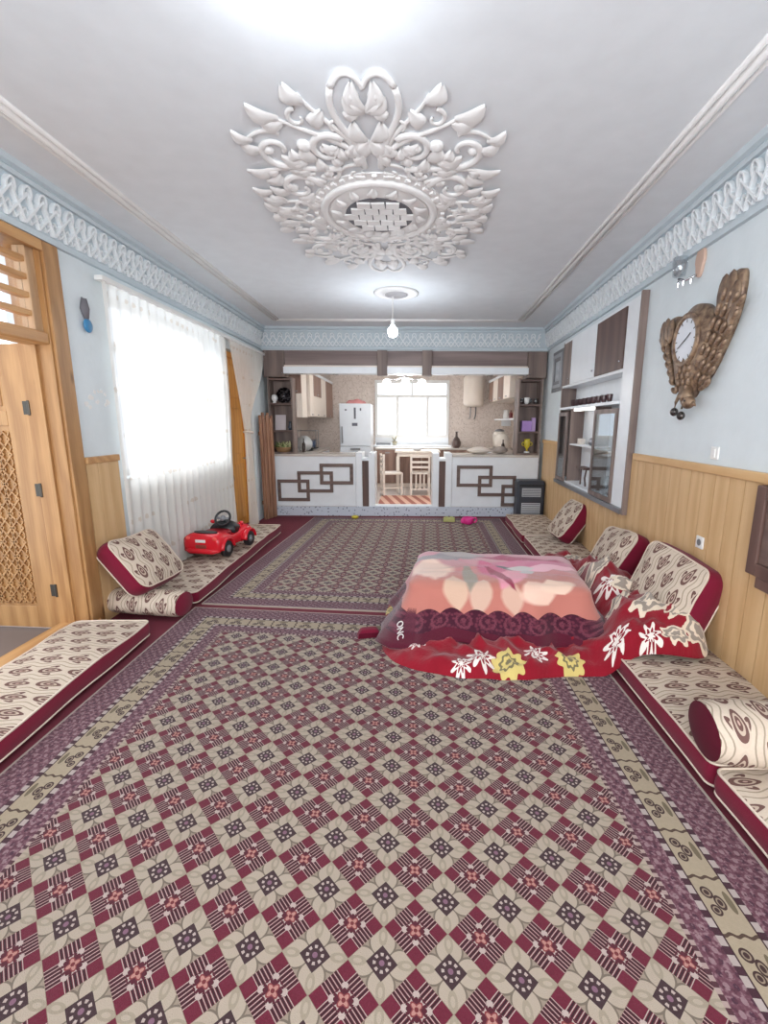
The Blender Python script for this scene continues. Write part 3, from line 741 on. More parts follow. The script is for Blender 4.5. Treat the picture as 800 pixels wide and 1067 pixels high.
# ------------------------------------------------------------------ window behind the sheer curtain and wooden door behind it
def window(name, x0, x1, z0, z1, splits, loc, rot, label, transom=None, fw=.06):
    T = thing(name, label, 'window', loc, rot); T['kind'] = 'structure'
    m = MB(); m.box(x0, x1, -.04, .04, z0, z0 + fw); m.box(x0, x1, -.04, .04, z1 - fw, z1); m.box(x0, x0 + fw, -.04, .04, z0 + fw, z1 - fw); m.box(x1 - fw, x1, -.04, .04, z0 + fw, z1 - fw)
    obj('window_frame', m, WHITEP, T, bevel=.004)
    zt = transom if transom else z1 - fw
    for s_ in splits: obj('mullion', box(s_ - fw / 2, s_ + fw / 2, -.035, .035, z0 + fw, zt), WHITEP, T, bevel=.004)
    xs = [x0 + fw] + [q for s_ in splits for q in (s_ - fw / 2, s_ + fw / 2)] + [x1 - fw]
    for a, b in zip(xs[::2], xs[1::2]): obj('pane', box(a, b, -.003, .003, z0 + fw, zt), GLASS, T)
    if transom:
        obj('transom_bar', box(x0 + fw, x1 - fw, -.036, .036, zt, zt + fw), WHITEP, T, bevel=.004)
        mid = (x0 + x1) / 2; obj('mullion', box(mid - .02, mid + .02, -.034, .034, zt + fw, z1 - fw), WHITEP, T)
        obj('pane', box(x0 + fw, mid - .02, -.003, .003, zt + fw, z1 - fw), GLASS, T); obj('pane', box(mid + .02, x1 - fw, -.003, .003, zt + fw, z1 - fw), GLASS, T)
    return T
window('window_1', 3.86, 6.02, 1.07, 2.60, (4.55, 5.30), (-2.62, 0, 0), PI / 2, 'white framed window behind the sheer curtain', 2.15)
T = thing('door_2', 'orange varnished wooden door seen in the gap between the sheer curtains', 'door', (-2.56, 6.16, 0), PI / 2); T['kind'] = 'structure'
m = MB(); m.box(0, .07, -.08, .06, 0, 2.50); m.box(.87, .94, -.08, .06, 0, 2.50); m.box(.07, .87, -.08, .06, 2.43, 2.50)
obj('frame', m, ORANGE, T, bevel=.004)
obj('leaf', box(.07, .87, -.03, .01, 0.01, 2.43), ORANGE, T)
for z0, z1 in ((.12, .95), (1.10, 1.75), (1.90, 2.33)): obj('raised_panel', box(.17, .77, -.05, -.03, z0, z1), ORANGE, T, bevel=.015)
obj('handle', MB().tube([(.80, -.03, 1.02), (.80, -.09, 1.02), (.70, -.09, 1.02)], .009, 8), STEEL, T)

T = thing('curtain_rail', 'long white curtain rail under the left cornice', 'curtain rail', (XL, 3.70, 2.60), PI / 2)
obj('track', box(0, 3.93, -.085, -.02, 0, .035), WHITEP, T, bevel=.004)
for i in range(6): obj('bracket', box(.12 + i * .73, .16 + i * .73, -.02, 0, .005, .03), WHITEP, T)
def drape(name, label, y_of, z_top, z_bot, nfold, amp, nu=160, nv=30, seed=0, mat_=SHEER, xo=.055):
    # y_of(a, t): position along the wall for fabric fraction a at height fraction t
    m = MB()
    def f(a, t):
        y = y_of(a, t); z = z_top + (z_bot - z_top) * t
        am = amp * (0.6 + 0.6 * noise.noise(Vector((a * 4, t * .8, seed))) + .3 * t)
        d = am * math.sin(a * nfold * 2 * PI + 1.6 * noise.noise(Vector((a * 6, t * 1.4, seed + 3))))
        return (y - Y0, -(xo + d), z)
    Y0 = y_of(0, 0)
    m.grid(f, nu, nv)
    T = tag(obj(name, m, mat_, None, True), label, 'curtain'); T.location = (XL, Y0, 0); T.rotation_euler = (0, 0, PI / 2); return T
drape('sheer_curtain', 'wide white sheer curtain over the bright window', lambda a, t: 3.73 + a * (2.36 + .0 * t) + (.03 * math.sin(6 * t) * a), 2.60, .05, 17, .022, seed=2)
def tie_y(a, t):
    zt = .46
    k = min(1, t / zt); w0, c0 = 1.42, 6.20; s = k * k * (3 - 2 * k)
    if t <= zt: y0 = 6.19 + .42 * k ** .9; y1 = 7.62 - .84 * s
    else:
        q = (t - zt) / (1 - zt); y0 = 6.61 - .05 * q; y1 = 6.78 + .14 * q
    return y0 + (y1 - y0) * a
drape('sheer_curtain', 'white sheer curtain gathered and tied beside the orange door', tie_y, 2.60, .02, 11, .026, 140, 40, 5, xo=.06)
T = tag(obj('curtain_tieback', MB().torus((0, 0, 0), .09, .014, 20, 8, 1.0, .7), WHITECLOTH, None, True), 'cream band tying the gathered sheer curtain', 'tieback'); T.location = (XL + .07, 6.70, 1.41); T.rotation_euler = (0, .1, PI / 2)

# folded slatted wooden screen in the corner
T = thing('folded_screen', 'folded brown wooden slat screen in the corner by the left counter', 'screen', (-2.34, 7.24, 0), math.radians(70))
for i in range(7):
    h = 1.66 + .05 * math.sin(i * 2.1)
    obj('slat', box(i * .046, i * .046 + .038, -.02 - .012 * (i % 2), .012 - .012 * (i % 2), 0, h), REDWOOD, T, bevel=.004)
obj('crosspiece', box(0, .32, .014, .03, .25, .31), REDWOOD, T); obj('crosspiece', box(0, .32, .014, .03, 1.35, 1.41), REDWOOD, T)

# small things on the left wall
T = thing('hanging_charm', 'grey and blue bead charm hung between door frame and curtain', 'wall charm', (XL, 3.56, 2.36), PI / 2)
obj('knot', MB().tube([(0, -.02, .07), (-.006, -.02, .0), (.004, -.02, -.07)], [.018, .032, .016], 10), mat('grey_yarn', rgb(112, 110, 116), .95), T, True)
obj('bead_disc', MB().ball((.008, -.022, -.115), (.046, .018, .05), 16, 10), mat('blue_bead', rgb(66, 132, 178), .3), T, True)
obj('pin', MB().ball((0, -.006, .075), .008, 8, 6), STEEL, T, True)
def patch(m, cx, cz, r, n, seed):
    rnd = random.Random(seed); m.prism([(cx + r * rnd.uniform(.5, 1.2) * math.cos(2 * PI * i / n), cz + r * rnd.uniform(.4, 1.0) * math.sin(2 * PI * i / n)) for i in range(n)], -.003, 0)
m = MB()
for i, (a, b, r) in enumerate(((.0, 0, .03), (.05, .04, .02), (.09, .05, .016), (.13, .05, .02), (.17, .03, .016), (.07, -.035, .022), (.19, -.03, .03), (.16, -.05, .02), (-.05, -.05, .03), (-.02, -.075, .025))): patch(m, a, b, r, 9, i)
o = obj('peeled_patch', m, mat('bare_plaster', rgb(232, 232, 230), .8), wall_left, loc=(XL, 3.53, 1.73), rot=(0, 0, PI / 2))

# ------------------------------------------------------------------ right wall: display cabinet
CY = 6.55
p = RW(CY, 0, 0)
T = thing('display_cabinet', 'tall wall cabinet with glass doors and shelves, wood and white fronts', 'cabinet', (p.x, p.y, 0), RWROT)
CL = 2.45; Z0, Z1 = .76, 2.66; DP = .05; BK = .16      # length along the wall, bottom, top, stand-off, recess into the wall
obj('back_board', box(.04, CL - .05, BK - .015, BK, Z0 + .03, Z1 - .03), WHITE, T)
obj('end_board', box(0, .035, -DP, BK - .0, Z0 + .03, Z1 - .03), GREYWOOD, T)
obj('bottom_board', box(.035, CL - .03, -DP, BK - .015, Z0 + .025, Z0 + .05), WHITE, T)
obj('top_board', box(.035, CL - .03, -DP, BK - .015, Z1 - .05, Z1 - .025), WHITE, T)
obj('end_pilaster', box(CL - .30, CL - .03, -DP - .005, BK - .02, Z0 + .05, Z1 - .05), WHITE, T, bevel=.004)
obj('edge_strip', box(CL - .03, CL + .0, -DP - .01, 0, Z0 - .03, Z1), GREYWOOD, T, bevel=.003)
UB = 2.06
for a, b, mt in ((.035, .42, GREYWOOD), (.42, 1.36, WHITE), (1.36, CL - .31, DARKWOOD)):
    d = obj('upper_door', box(a + .004, b - .004, -DP - .012, -DP + .01, UB, Z1 - .055), mt, T, bevel=.003)
    obj('knob', MB().ball((b - .05, -DP - .022, UB + .07), .011, 10, 6), CHROME, d, True)
obj('shelf', box(.035, CL - .31, -DP, BK - .02, UB - .03, UB), WHITE, T)
obj('shelf', box(.035, CL - .31, -DP - .02, BK - .02, 1.74, 1.77), WHITE, T)
obj('shelf', box(.48, 1.40, -.02, BK - .02, 1.28, 1.30), WHITE, T)
obj('shelf', box(1.42, CL - .31, -.03, BK - .02, 1.28, 1.30), WHITE, T)
for a in (.46, 1.40): obj('divider', box(a, a + .02, -DP + .02, BK - .02, Z0 + .05, 1.74), GREYWOOD, T)
for a, b in ((.04, .45), (1.50, CL - .31)):
    m = MB(); fw = .045
    m.box(a, b, -DP - .02, -DP, Z0 + .03, Z0 + .03 + fw); m.box(a, b, -DP - .02, -DP, 1.70 - fw, 1.70); m.box(a, a + fw, -DP - .02, -DP, Z0 + .03 + fw, 1.70 - fw); m.box(b - fw, b, -DP - .02, -DP, Z0 + .03 + fw, 1.70 - fw)
    d = obj('glass_door', m, GREYWOOD, T); obj('door_pane', box(a + fw, b - fw, -DP - .013, -DP - .008, Z0 + .03 + fw, 1.70 - fw), CABGLASS, d)
obj('added_glow_strip', box(.60, 1.30, -DP + .02, -DP + .06, 1.71, 1.738), LAMPG, T)  # added glowing strip that brightens the cabinet interior
obj('lower_rail', box(-.01, CL - .03, -DP - .025, -.02, Z0 - .025, Z0 + .022), STEEL, T)
def cab(x, y, z): return T.matrix_world @ Vector((x, y, z))
bpy.context.view_layer.update()
CABM = Matrix.Translation((p.x, p.y, 0)) @ Matrix.Rotation(RWROT, 4, 'Z')
cup = MB().lathe([(.012, 0), (.022, .004), (.028, .03), (.032, .075), (.029, .073), (.024, .01), (.003, .006)], 14)
cupm = cup.mesh('tea_glass', mat('dark_tea_glass', rgb(66, 40, 44), .15))
for i in range(9):
    q = CABM @ Vector((.62 + i * .155, -.05, 1.771)); o = obj('tea_glass', cupm, None, loc=q)
    tag(o, ('first', 'second', 'third', 'fourth', 'fifth', 'sixth', 'seventh', 'eighth', 'ninth')[i] + ' dark tea glass on the cabinet shelf counted from the kitchen end', 'glass', 'tea glasses on the display cabinet shelf')
def at_cab(name, mb, m, label, cat, pos, smooth=True):
    o = tag(obj(name, mb, m, None, smooth), label, cat); o.location = CABM @ Vector(pos); o.rotation_euler = (0, 0, RWROT); return o
at_cab('decorative_box', box(-.06, .06, -.03, .03, 0, .07), WHITECLOTH, 'small pale box on the middle cabinet shelf', 'box', (.70, .06, 1.301), False)
at_cab('teapot', MB().lathe([(.03, 0), (.055, .02), (.06, .05), (.04, .085), (.018, .095), (.012, .11), (.002, .115)], 16).tube([(.05, 0, .04), (.085, 0, .06), (.10, 0, .09)], .010, 8), STEEL, 'dark metal teapot on the middle cabinet shelf', 'teapot', (1.16, .06, 1.301))
st = thing('cake_stand', 'tiered brown stand at the bottom of the display cabinet', 'stand', CABM @ Vector((.98, .03, Z0 + .051)), RWROT)
obj('leg', MB().tube([(-.10, 0, 0), (-.10, 0, .20)], .010, 8), DARKWOOD, st); obj('leg', MB().tube([(.10, 0, 0), (.12, -.02, .10), (.10, 0, .20)], .010, 8), DARKWOOD, st)
obj('tray', box(-.15, .15, -.05, .05, .20, .225), DARKWOOD, st)
at_cab('glass_vase', MB().lathe([(.03, 0), (.04, .03), (.03, .12), (.022, .16), (.034, .20), (.031, .198), (.018, .15), (.02, .01)], 16), TABLEGLASS, 'clear glass vase behind the near cabinet door', 'vase', (1.72, .04, Z0 + .051))
at_cab('bowl', MB().lathe([(.03, 0), (.05, .01), (.075, .05), (.07, .05), (.045, .016), (.004, .014)], 18), BLACKP, 'dark bowl behind the near cabinet door', 'bowl', (1.95, .04, Z0 + .051))
# framed grey picture past the cabinet
p2 = RW(7.26, 0, 0)
T2 = thing('wall_picture', 'grey stepped picture frame between cabinet and kitchen shelf', 'picture', (p2.x, p2.y, 0), RWROT)
FX = .58
for k, (o_, y_) in enumerate(((0, -.02), (.05, -.032), (.10, -.024))):
    m = MB(); w_ = .05
    m.box(o_, FX - o_, y_, 0, 2.02 + o_, 2.02 + o_ + w_); m.box(o_, FX - o_, y_, 0, 2.60 - o_ - w_, 2.60 - o_); m.box(o_, o_ + w_, y_, 0, 2.02 + o_ + w_, 2.60 - o_ - w_); m.box(FX - o_ - w_, FX - o_, y_, 0, 2.02 + o_ + w_, 2.60 - o_ - w_)
    obj('frame_step', m, (GREYP, mat('silver_frame', rgb(168, 172, 178), .4), GREYP)[k], T2, bevel=.004)
obj('picture', box(.14, FX - .14, -.012, 0, 2.16, 2.46), mat('faded_print', rough=.6, fn=lambda c: c.mix(c.noise(*c.xyz('Object'), 12.0, 4.0), rgb(120, 128, 138), rgb(206, 210, 214))), T2)

# ------------------------------------------------------------------ peacock clock
def peacock():
    p = RW(3.27, 0.0, 2.115)
    T = thing('wall_clock', 'bronze carved peacock wall clock with spread wings and white dial', 'clock', p, RWROT); T.scale = (1.0, .8, .95)
    def shell(poly, d0, d1, inner=.8):   # bevelled plate
        cx = sum(a for a, b in poly) / len(poly); cz = sum(b for a, b in poly) / len(poly)
        m = MB(); m.rings([[(x, 0, z) for x, z in poly], [(x, -d0, z) for x, z in poly], [(cx + (x - cx) * inner, -d1, cz + (z - cz) * inner) for x, z in poly]]); return m
    def smooth_poly(pts, n=6):
        out = []; N = len(pts)
        for i in range(N):
            p0, p1, p2, p3 = pts[i - 1], pts[i], pts[(i + 1) % N], pts[(i + 2) % N]
            for k in range(n):
                t = k / n
                out.append(tuple(.5 * (2 * p1[a] + (p2[a] - p0[a]) * t + (2 * p0[a] - 5 * p1[a] + 4 * p2[a] - p3[a]) * t * t + (3 * p1[a] - p0[a] - 3 * p2[a] + p3[a]) * t ** 3) for a in (0, 1)))
        return out
    body = smooth_poly([(-.20, .0), (-.17, .15), (-.04, .235), (.12, .21), (.22, .10), (.23, -.05), (.19, -.20), (.12, -.32), (.06, -.40), (-.05, -.40), (-.13, -.30), (-.19, -.15)])
    obj('body', shell(body, .05, .10, .78), BRONZE, T, True)
    obj('wing', shell(smooth_poly([(.10, -.34), (.24, -.26), (.36, -.08), (.43, .06), (.46, .20), (.45, .32), (.38, .34), (.29, .30), (.26, .17), (.20, .0), (.14, -.15)]), .035, .06, .8), BRONZE, T, True)
    obj('wing', shell(smooth_poly([(-.08, -.35), (-.23, -.28), (-.35, -.12), (-.41, .02), (-.43, .17), (-.33, .22), (-.21, .19), (-.19, .0), (-.15, -.15)]), .035, .06, .8), BRONZE, T, True)
    fm = MB().ball((0, -.01, .055), (.030, .024, .065), 10, 6).mesh('feather', BRONZE, True)
    fm2 = fm
    def feather(x, z, ang, s=1.0, d=.06): o = obj('feather', fm2, None, T, loc=(x, -d, z), rot=(0, ang, 0)); o.scale = (s, 1, s)
    # right wing: long primaries above, rows of scales below
    for k, (x, z, a, s) in enumerate(((.31, .11, .02, 1.95), (.365, .12, .10, 1.9), (.41, .08, .16, 1.65), (.42, .01, .22, 1.4))): feather(x, z, a, s, .05)
    for r in range(7):
        for q in range(4):
            t = r / 6; x0 = .15 + .24 * t; z0 = -.30 + .46 * t; feather(x0 + q * .045 - .05, z0 - q * .022 + .02, .25 + .16 * q, .62, .07 - .006 * q)
    for r in range(9):
        t = r / 8; feather(.16 + .28 * t, -.36 + .40 * t, .95 - .4 * t, .60, .035)
    for r in range(7):
        t = r / 6; feather(-.12 - .28 * t, -.36 + .40 * t, -.95 + .4 * t, .60, .055)
    for r in range(5):
        t = r / 4; feather(-.15 - .14 * t, -.28 + .28 * t, -.3, .75, .075)
    feather(-.37, .02, -.12, 1.6, .065); feather(-.31, .03, -.05, 1.6, .075); feather(-.25, .03, 0.02, 1.4, .08)
    for k in range(5):      # breast scales
        for j in range(3): feather(-.05 + j * .06 + (k % 2) * .02, -.36 + k * .045, .1 * (j - 1), .45, .09)
    obj('dial_ring', MB().torus((0, -.105, 0), .150, .020, 40, 8, 1, 1.12, 'xz'), BRONZE, T, True)
    obj('dial', MB().rings([[(.145 * math.cos(a), y, .162 * math.sin(a)) for a in [2 * PI * k / 36 for k in range(36)]] for y in (-.085, -.108)]), DIAL, T)
    for k in range(12):
        a = PI / 6 * k; cx, cz = .118 * math.sin(a), .132 * math.cos(a)
        obj('hour_mark', box(-.003, .003, -.002, 0, -.011, .011), INK, T, loc=(cx, -.1085, cz), rot=(0, a, 0))
    obj('hand', box(-.004, .004, -.002, 0, -.01, .075), INK, T, loc=(0, -.111, 0), rot=(0, math.radians(58), 0))
    obj('hand', box(-.003, .003, -.002, 0, -.01, .10), INK, T, loc=(0, -.113, 0), rot=(0, math.radians(-118), 0))
    obj('neck', MB().tube([(.04, -.07, -.34), (.07, -.09, -.40), (.10, -.10, -.43)], [.06, .05, .045], 12), BRONZE, T, True)
    h = obj('head', MB().ball((.12, -.10, -.44), (.06, .045, .045), 14, 10), BRONZE, T, True)
    obj('beak', MB().tube([(.16, -.10, -.445), (.195, -.10, -.455), (.215, -.10, -.468)], [.020, .012, .003], 8), BRONZE, h, True)
    obj('eye', MB().ball((.135, -.14, -.43), .008, 8, 6), INK, h, True)
    for x in (-.12, -.02):
        obj('leg', MB().tube([(x + .05, -.05, -.36), (x + .01, -.06, -.43), (x, -.06, -.48)], [.018, .012, .010], 8), BRONZE, T, True)
        obj('ball_foot', MB().ball((x, -.06, -.50 - .03 * (x > -.1)), .032, 12, 8), mat('gunmetal', rgb(92, 88, 86), .25, .8), T, True)
peacock()
# wall lamp
p = RW(3.40, 0, 2.60)
T = thing('wall_sconce', 'crystal wall lamp with salmon back plate above the peacock clock', 'wall lamp', p, RWROT)
obj('back_plate', MB().prism([(.06 + .055 * math.cos(a) * (1 if math.sin(a) > -.2 else .8), .03 + .10 * math.sin(a)) for a in [2 * PI * k / 24 for k in range(24)]], -.02, 0), SALMON, T, bevel=.004)
obj('arm', MB().tube([(.05, -.02, -.05), (.0, -.07, -.07), (-.05, -.09, -.05)], .009, 8), CHROME, T, True)
obj('glass_shade', MB().lathe([(.018, -.04), (.040, -.03), (.048, .03), (.048, .09), (.044, .09), (.038, -.02), (.016, -.03)], 20, (-.05, -.09, 0)), TABLEGLASS, T, True)
for x, y in ((-.05, -.09), (0.0, -.08), (.04, -.05)): obj('crystal_drop', MB().lathe([(.002, -.05), (.012, -.065), (.004, -.095), (.001, -.098)], 8, (x, y, -.01)), CHROME, T)
# switch, socket, framed wall niche at the right edge
p = RW(2.905, 0, 1.375); T = thing('light_switch', 'white light switch above the wainscot under the clock', 'switch', p, RWROT)
obj('plate', box(-.04, .04, -.012, 0, -.04, .04), WHITEP, T, bevel=.005); obj('rocker', box(-.02, .02, -.020, -.012, -.028, .028), WHITEP, T, bevel=.004)
p = RW(2.91, .018, .79); T = thing('wall_socket', 'white power socket on the wooden wainscot', 'socket', p, RWROT)
obj('plate', box(-.04, .04, -.012, 0, -.04, .04), WHITEP, T, bevel=.005); obj('well', MB().rings([[(.022 * math.cos(a), y, .022 * math.sin(a)) for a in [2 * PI * k / 20 for k in range(20)]] for y in (-.010, -.014)]), GREYP, T)
p = RW(2.39, .018, 0); T = thing('wall_niche_frame', 'brown wooden framed grey panel cut off at the right edge', 'wall panel', p, RWROT)
m = MB(); m.box(0, .07, -.05, 0, .76, 1.24); m.box(.83, .90, -.05, 0, .76, 1.24); m.box(.07, .83, -.05, 0, .76, .83); m.box(.07, .83, -.05, 0, 1.17, 1.24)
obj('outer_frame', m, DARKWOOD, T, bevel=.006)
m = MB(); m.box(.07, .13, -.035, 0, .83, 1.17); m.box(.77, .83, -.035, 0, .83, 1.17); m.box(.13, .77, -.035, 0, .83, .89); m.box(.13, .77, -.035, 0, 1.11, 1.17)
obj('inner_frame', m, STRIPW, T, bevel=.005); obj('panel', box(.13, .77, -.015, 0, .89, 1.11), GREYP, T)
obj('lower_lip', box(.08, .90, -.045, 0, .70, .76), DARKWOOD, T, bevel=.005)

# ------------------------------------------------------------------ covered low table (korsi)
TC = Vector((.69, 3.50, 0)); TROT = math.radians(-7); TWX, TWY, TH = .62, .40, .40
T = thing('low_table', 'low wooden table hidden under the pink blanket', 'table', TC, TROT)
obj('top', box(-TWX, TWX, -TWY, TWY, TH - .03, TH), PINE, T)
for sx in (-1, 1):
    for sy in (-1, 1): obj('leg', box(sx * (TWX - .03) - .025, sx * (TWX - .03) + .025, sy * (TWY - .03) - .025, sy * (TWY - .03) + .025, .09, TH - .03), PINE, T)

def blob(c, u, v, cx, cz, rx, ry, ang=0.0, n=0, amp=0.0, ph=0.0):
    a, b = u - cx, v - cz; ca, sa = math.cos(ang), math.sin(ang)
    x = (a * ca + b * sa) / rx; y = (b * ca - a * sa) / ry
    r = hyp(x, y)
    if n == -1: return x.abs() + y * y
    if n: r = r / (1.0 + amp * (y.atan2(x) * float(n) + ph).cos())
    return r
def blanket_fn(c):
    u, v, _ = c.xyz('uv:flat'); pr_, h, _ = c.xyz('uv:hem')
    n = c.noise(u, v, 0.0, 6.0, 3.0); nf = c.noise(u, v, 0.0, 120.0, 2.0)
    col = c.mix((v * 1.6 + 0.55 + (n - 0.5) * 0.5).clamp(), rgb(190, 120, 108), rgb(204, 150, 162))
    P_ = [(-.42, .22, .30, .10, .25, rgb(150, 142, 146)), (-.30, .34, .22, .07, -.2, rgb(170, 160, 160)), (-.20, -.28, .05, .24, .12, rgb(150, 140, 128)),
          (-.50, -.12, .16, .22, .2, rgb(232, 200, 184)), (-.30, -.46, .085, .17, 0.15, rgb(212, 178, 156)), (-.12, -.50, .075, .16, -.1, rgb(210, 176, 158)), (.10, -.50, .07, .15, .12, rgb(212, 174, 156)),
          (.28, -.44, .12, .12, .5, rgb(234, 198, 180)), (.42, -.36, .12, .09, .4, rgb(236, 204, 184)),
          (-.02, -.10, .10, .26, .35, rgb(196, 96, 128)), (.12, -.22, .09, .20, -.45, rgb(226, 150, 168)), (.02, -.22, .035, .22, .45, rgb(150, 44, 76)), (.30, .12, .34, .10, .08, rgb(206, 116, 148)), (.22, .24, .32, .06, -.1, rgb(170, 70, 104)), (.40, .02, .24, .06, .15, rgb(234, 180, 196)),
          (.08, -.02, .07, .05, 0, rgb(84, 84, 96)), (.20, .0, .10, .06, .2, rgb(206, 200, 198)), (.24, -.08, .06, .04, .6, rgb(196, 192, 192))]
    for cx, cy, rx, ry, an, cc in P_:
        r = blob(c, u, v, cx, cy, rx * 1.25, ry * 1.2, an, -1) + (n - 0.5) * 0.35
        col = c.mix(r.step(1.0, 0.72), col, cc)
    # lace band and dark hem
    sc = (pr_ * PI / 0.17).sin().abs() * 0.045
    lace = c.mix(c.voronoi(pr_, h, 0.0, 38.0).step(0.25, 0.55), rgb(104, 44, 62), rgb(66, 20, 40))
    rs = hyp((pr_ / 0.17).centred() * 0.17, h - 0.155) + (nf - 0.5) * 0.05; lace = c.mix(((rs * 150.0).sin().gt(0.35)) * rs.lt(0.075), lace, rgb(112, 54, 70))
    col = c.mix((0.205 + sc - h).gt(0.0), col, lace)
    hemc = c.mix(nf, rgb(74, 14, 34), rgb(96, 22, 46))
    return c.mix((0.085 - h + (pr_ * 9.0).sin() * 0.012).gt(0.0), col, hemc)
BLANKET = mat('floral_blanket_plush', rough=.9, fn=blanket_fn, sheen=.4, spec=.15, bump=lambda c: c.noise(*c.xyz('Object'), 220.0, 2.0), bump_d=.004)
def blanket():
    N = 220; FALL = .47; ol = []
    def outline(k, ex, r):    # rounded rect param by perimeter fraction
        w_, h_ = TWX + ex, TWY + ex; segs = [('l', w_ - r, -h_, 1, 0)]
        per = 4 * (w_ - r) + 4 * (h_ - r) + 2 * PI * r; d = k * per
        # start at the front edge's left end, running right (counter-clockwise)
        for typ, L, data in (('s', 2 * (w_ - r), (-(w_ - r), -h_, 1, 0)), ('a', PI / 2 * r, (w_ - r, -(h_ - r), -PI / 2)), ('s', 2 * (h_ - r), (w_, -(h_ - r), 0, 1)), ('a', PI / 2 * r, (w_ - r, h_ - r, 0)),
                             ('s', 2 * (w_ - r), (w_ - r, h_, -1, 0)), ('a', PI / 2 * r, (-(w_ - r), h_ - r, PI / 2)), ('s', 2 * (h_ - r), (-w_, h_ - r, 0, -1)), ('a', PI / 2 * r, (-(w_ - r), -(h_ - r), PI))):
            if d <= L + 1e-9:
                if typ == 's': return (data[0] + data[2] * d, data[1] + data[3] * d, data[3], -data[2])
                a = data[2] + d / r; return (data[0] + r * math.cos(a), data[1] + r * math.sin(a), math.cos(a), math.sin(a))
            d -= L
        return (-(w_ - r), -h_, 0, -1)
    per = 4 * (TWX + TWY)
    m = MB(); fl = []; hm = []; rows = []
    for q in [0.02, .15, .3, .45, .6, .72, .82, .9, .96, 1.0]:
        for k in range(N):
            x, y, nx, ny = outline(k / N, .004, .05); x *= q; y *= q
            z = TH + .014 + .012 * noise.noise(Vector((x * 5, y * 5, 1))) + .022 * max(0, 1 - abs(noise.noise(Vector((x * 2.2 + y * 3, y * 4.5 - x * 1.2, 7)))) * 4) * min(1, (1 - q) * 5) - .012 * (q > .99)
            m.v.append((x, y, z)); fl.append((x, y)); hm.append((k / N * per, FALL + (1 - q) * .4))
    NB = 16
    for j in range(1, NB + 1):
        t = j / NB
        for k in range(N):
            f = k / N; x, y, nx, ny = outline(f, .004, .05)
            ang = f * per
            fold = .030 * noise.noise(Vector((math.cos(f * 2 * PI) * 4.5, math.sin(f * 2 * PI) * 4.5, 2))) + .026 * math.sin(ang * 11 + 2 * noise.noise(Vector((ang * 2, 0, 0))))
            flare = .022 + .15 * t ** 1.6 + (.10 * t * t if ny < -.5 else 0) + fold * t ** .8
            cw = max(0, 1 - min(f, 1 - f) / .05) + (.5 if f > .86 else 0)          # front left corner hangs lowest
            flare += .07 * cw * t * t + .016 * t ** .7 * math.sin(ang * 23 + 3 * noise.noise(Vector((ang * 3, 1, 0))))
            z = TH + .006 - (TH - .075 + .025 * min(1, cw)) * t ** (1.06) + .02 * t * noise.noise(Vector((ang * 2.3, t, 4)))
            if nx > .3 and t > .55: z = max(z, .215 + .02 * noise.noise(Vector((ang * 5, t * 3, 8))))
            m.v.append((x + nx * flare, y + ny * flare, z)); fl.append((x + nx * FALL * t, y + ny * FALL * t)); hm.append((ang, FALL * (1 - t)))
    R = 10 + NB
    for i in range(R - 1):
        for k in range(N):
            k2 = (k + 1) % N; m.f.append([i * N + k, (i + 1) * N + k, (i + 1) * N + k2, i * N + k2])
    m.f.append(list(range(N)))
    m.uv['flat'] = fl; m.uv['hem'] = hm
    o = obj('floral_blanket', m, BLANKET, None, True); o.location = TC; o.rotation_euler = (0, 0, TROT)
    tag(o, 'pink and peach magnolia blanket with maroon lace border over the low table', 'blanket')
    global HEMP
    kk = N - 1; jj = 10 + NB - 4; v = lambda j, k: Vector(m.v[j * N + k % N])
    P0 = v(jj, kk); tk = (v(jj, kk + 2) - v(jj, kk - 2)).normalized(); tj = (v(jj + 2, kk) - v(jj - 2, kk)).normalized(); nn = tj.cross(tk).normalized()
    if nn.z < 0: nn = -nn
    HEMP = (P0, tk, tj, nn)
    s = o.modifiers.new('thickness', 'SOLIDIFY'); s.thickness = .008; s.offset = 0
    return o
BL = blanket()
fc = bpy.data.curves.new('lettering', 'FONT'); fc.body = 'ONC'; fc.size = .07; fc.extrude = .002; fc.align_x = 'CENTER'
fo = bpy.data.objects.new('lettering_source', fc); C.objects.link(fo); bpy.context.view_layer.update()
me = bpy.data.meshes.new_from_object(fo.evaluated_get(bpy.context.evaluated_depsgraph_get())); bpy.data.objects.remove(fo); me.materials.clear(); me.materials.append(LETTER)
lt = obj('lettering', me, None, BL); P0, tk, tj, nn = HEMP; ex = (tk * .55 + tj * .8).normalized(); ey = nn.cross(ex).normalized(); nn = ex.cross(ey)
lt.matrix_local = Matrix(((ex.x, ey.x, nn.x, P0.x + nn.x * .012), (ex.y, ey.y, nn.y, P0.y + nn.y * .012), (ex.z, ey.z, nn.z, P0.z + nn.z * .012), (0, 0, 0, 1))); lt['label'] = 'white letters ONC'

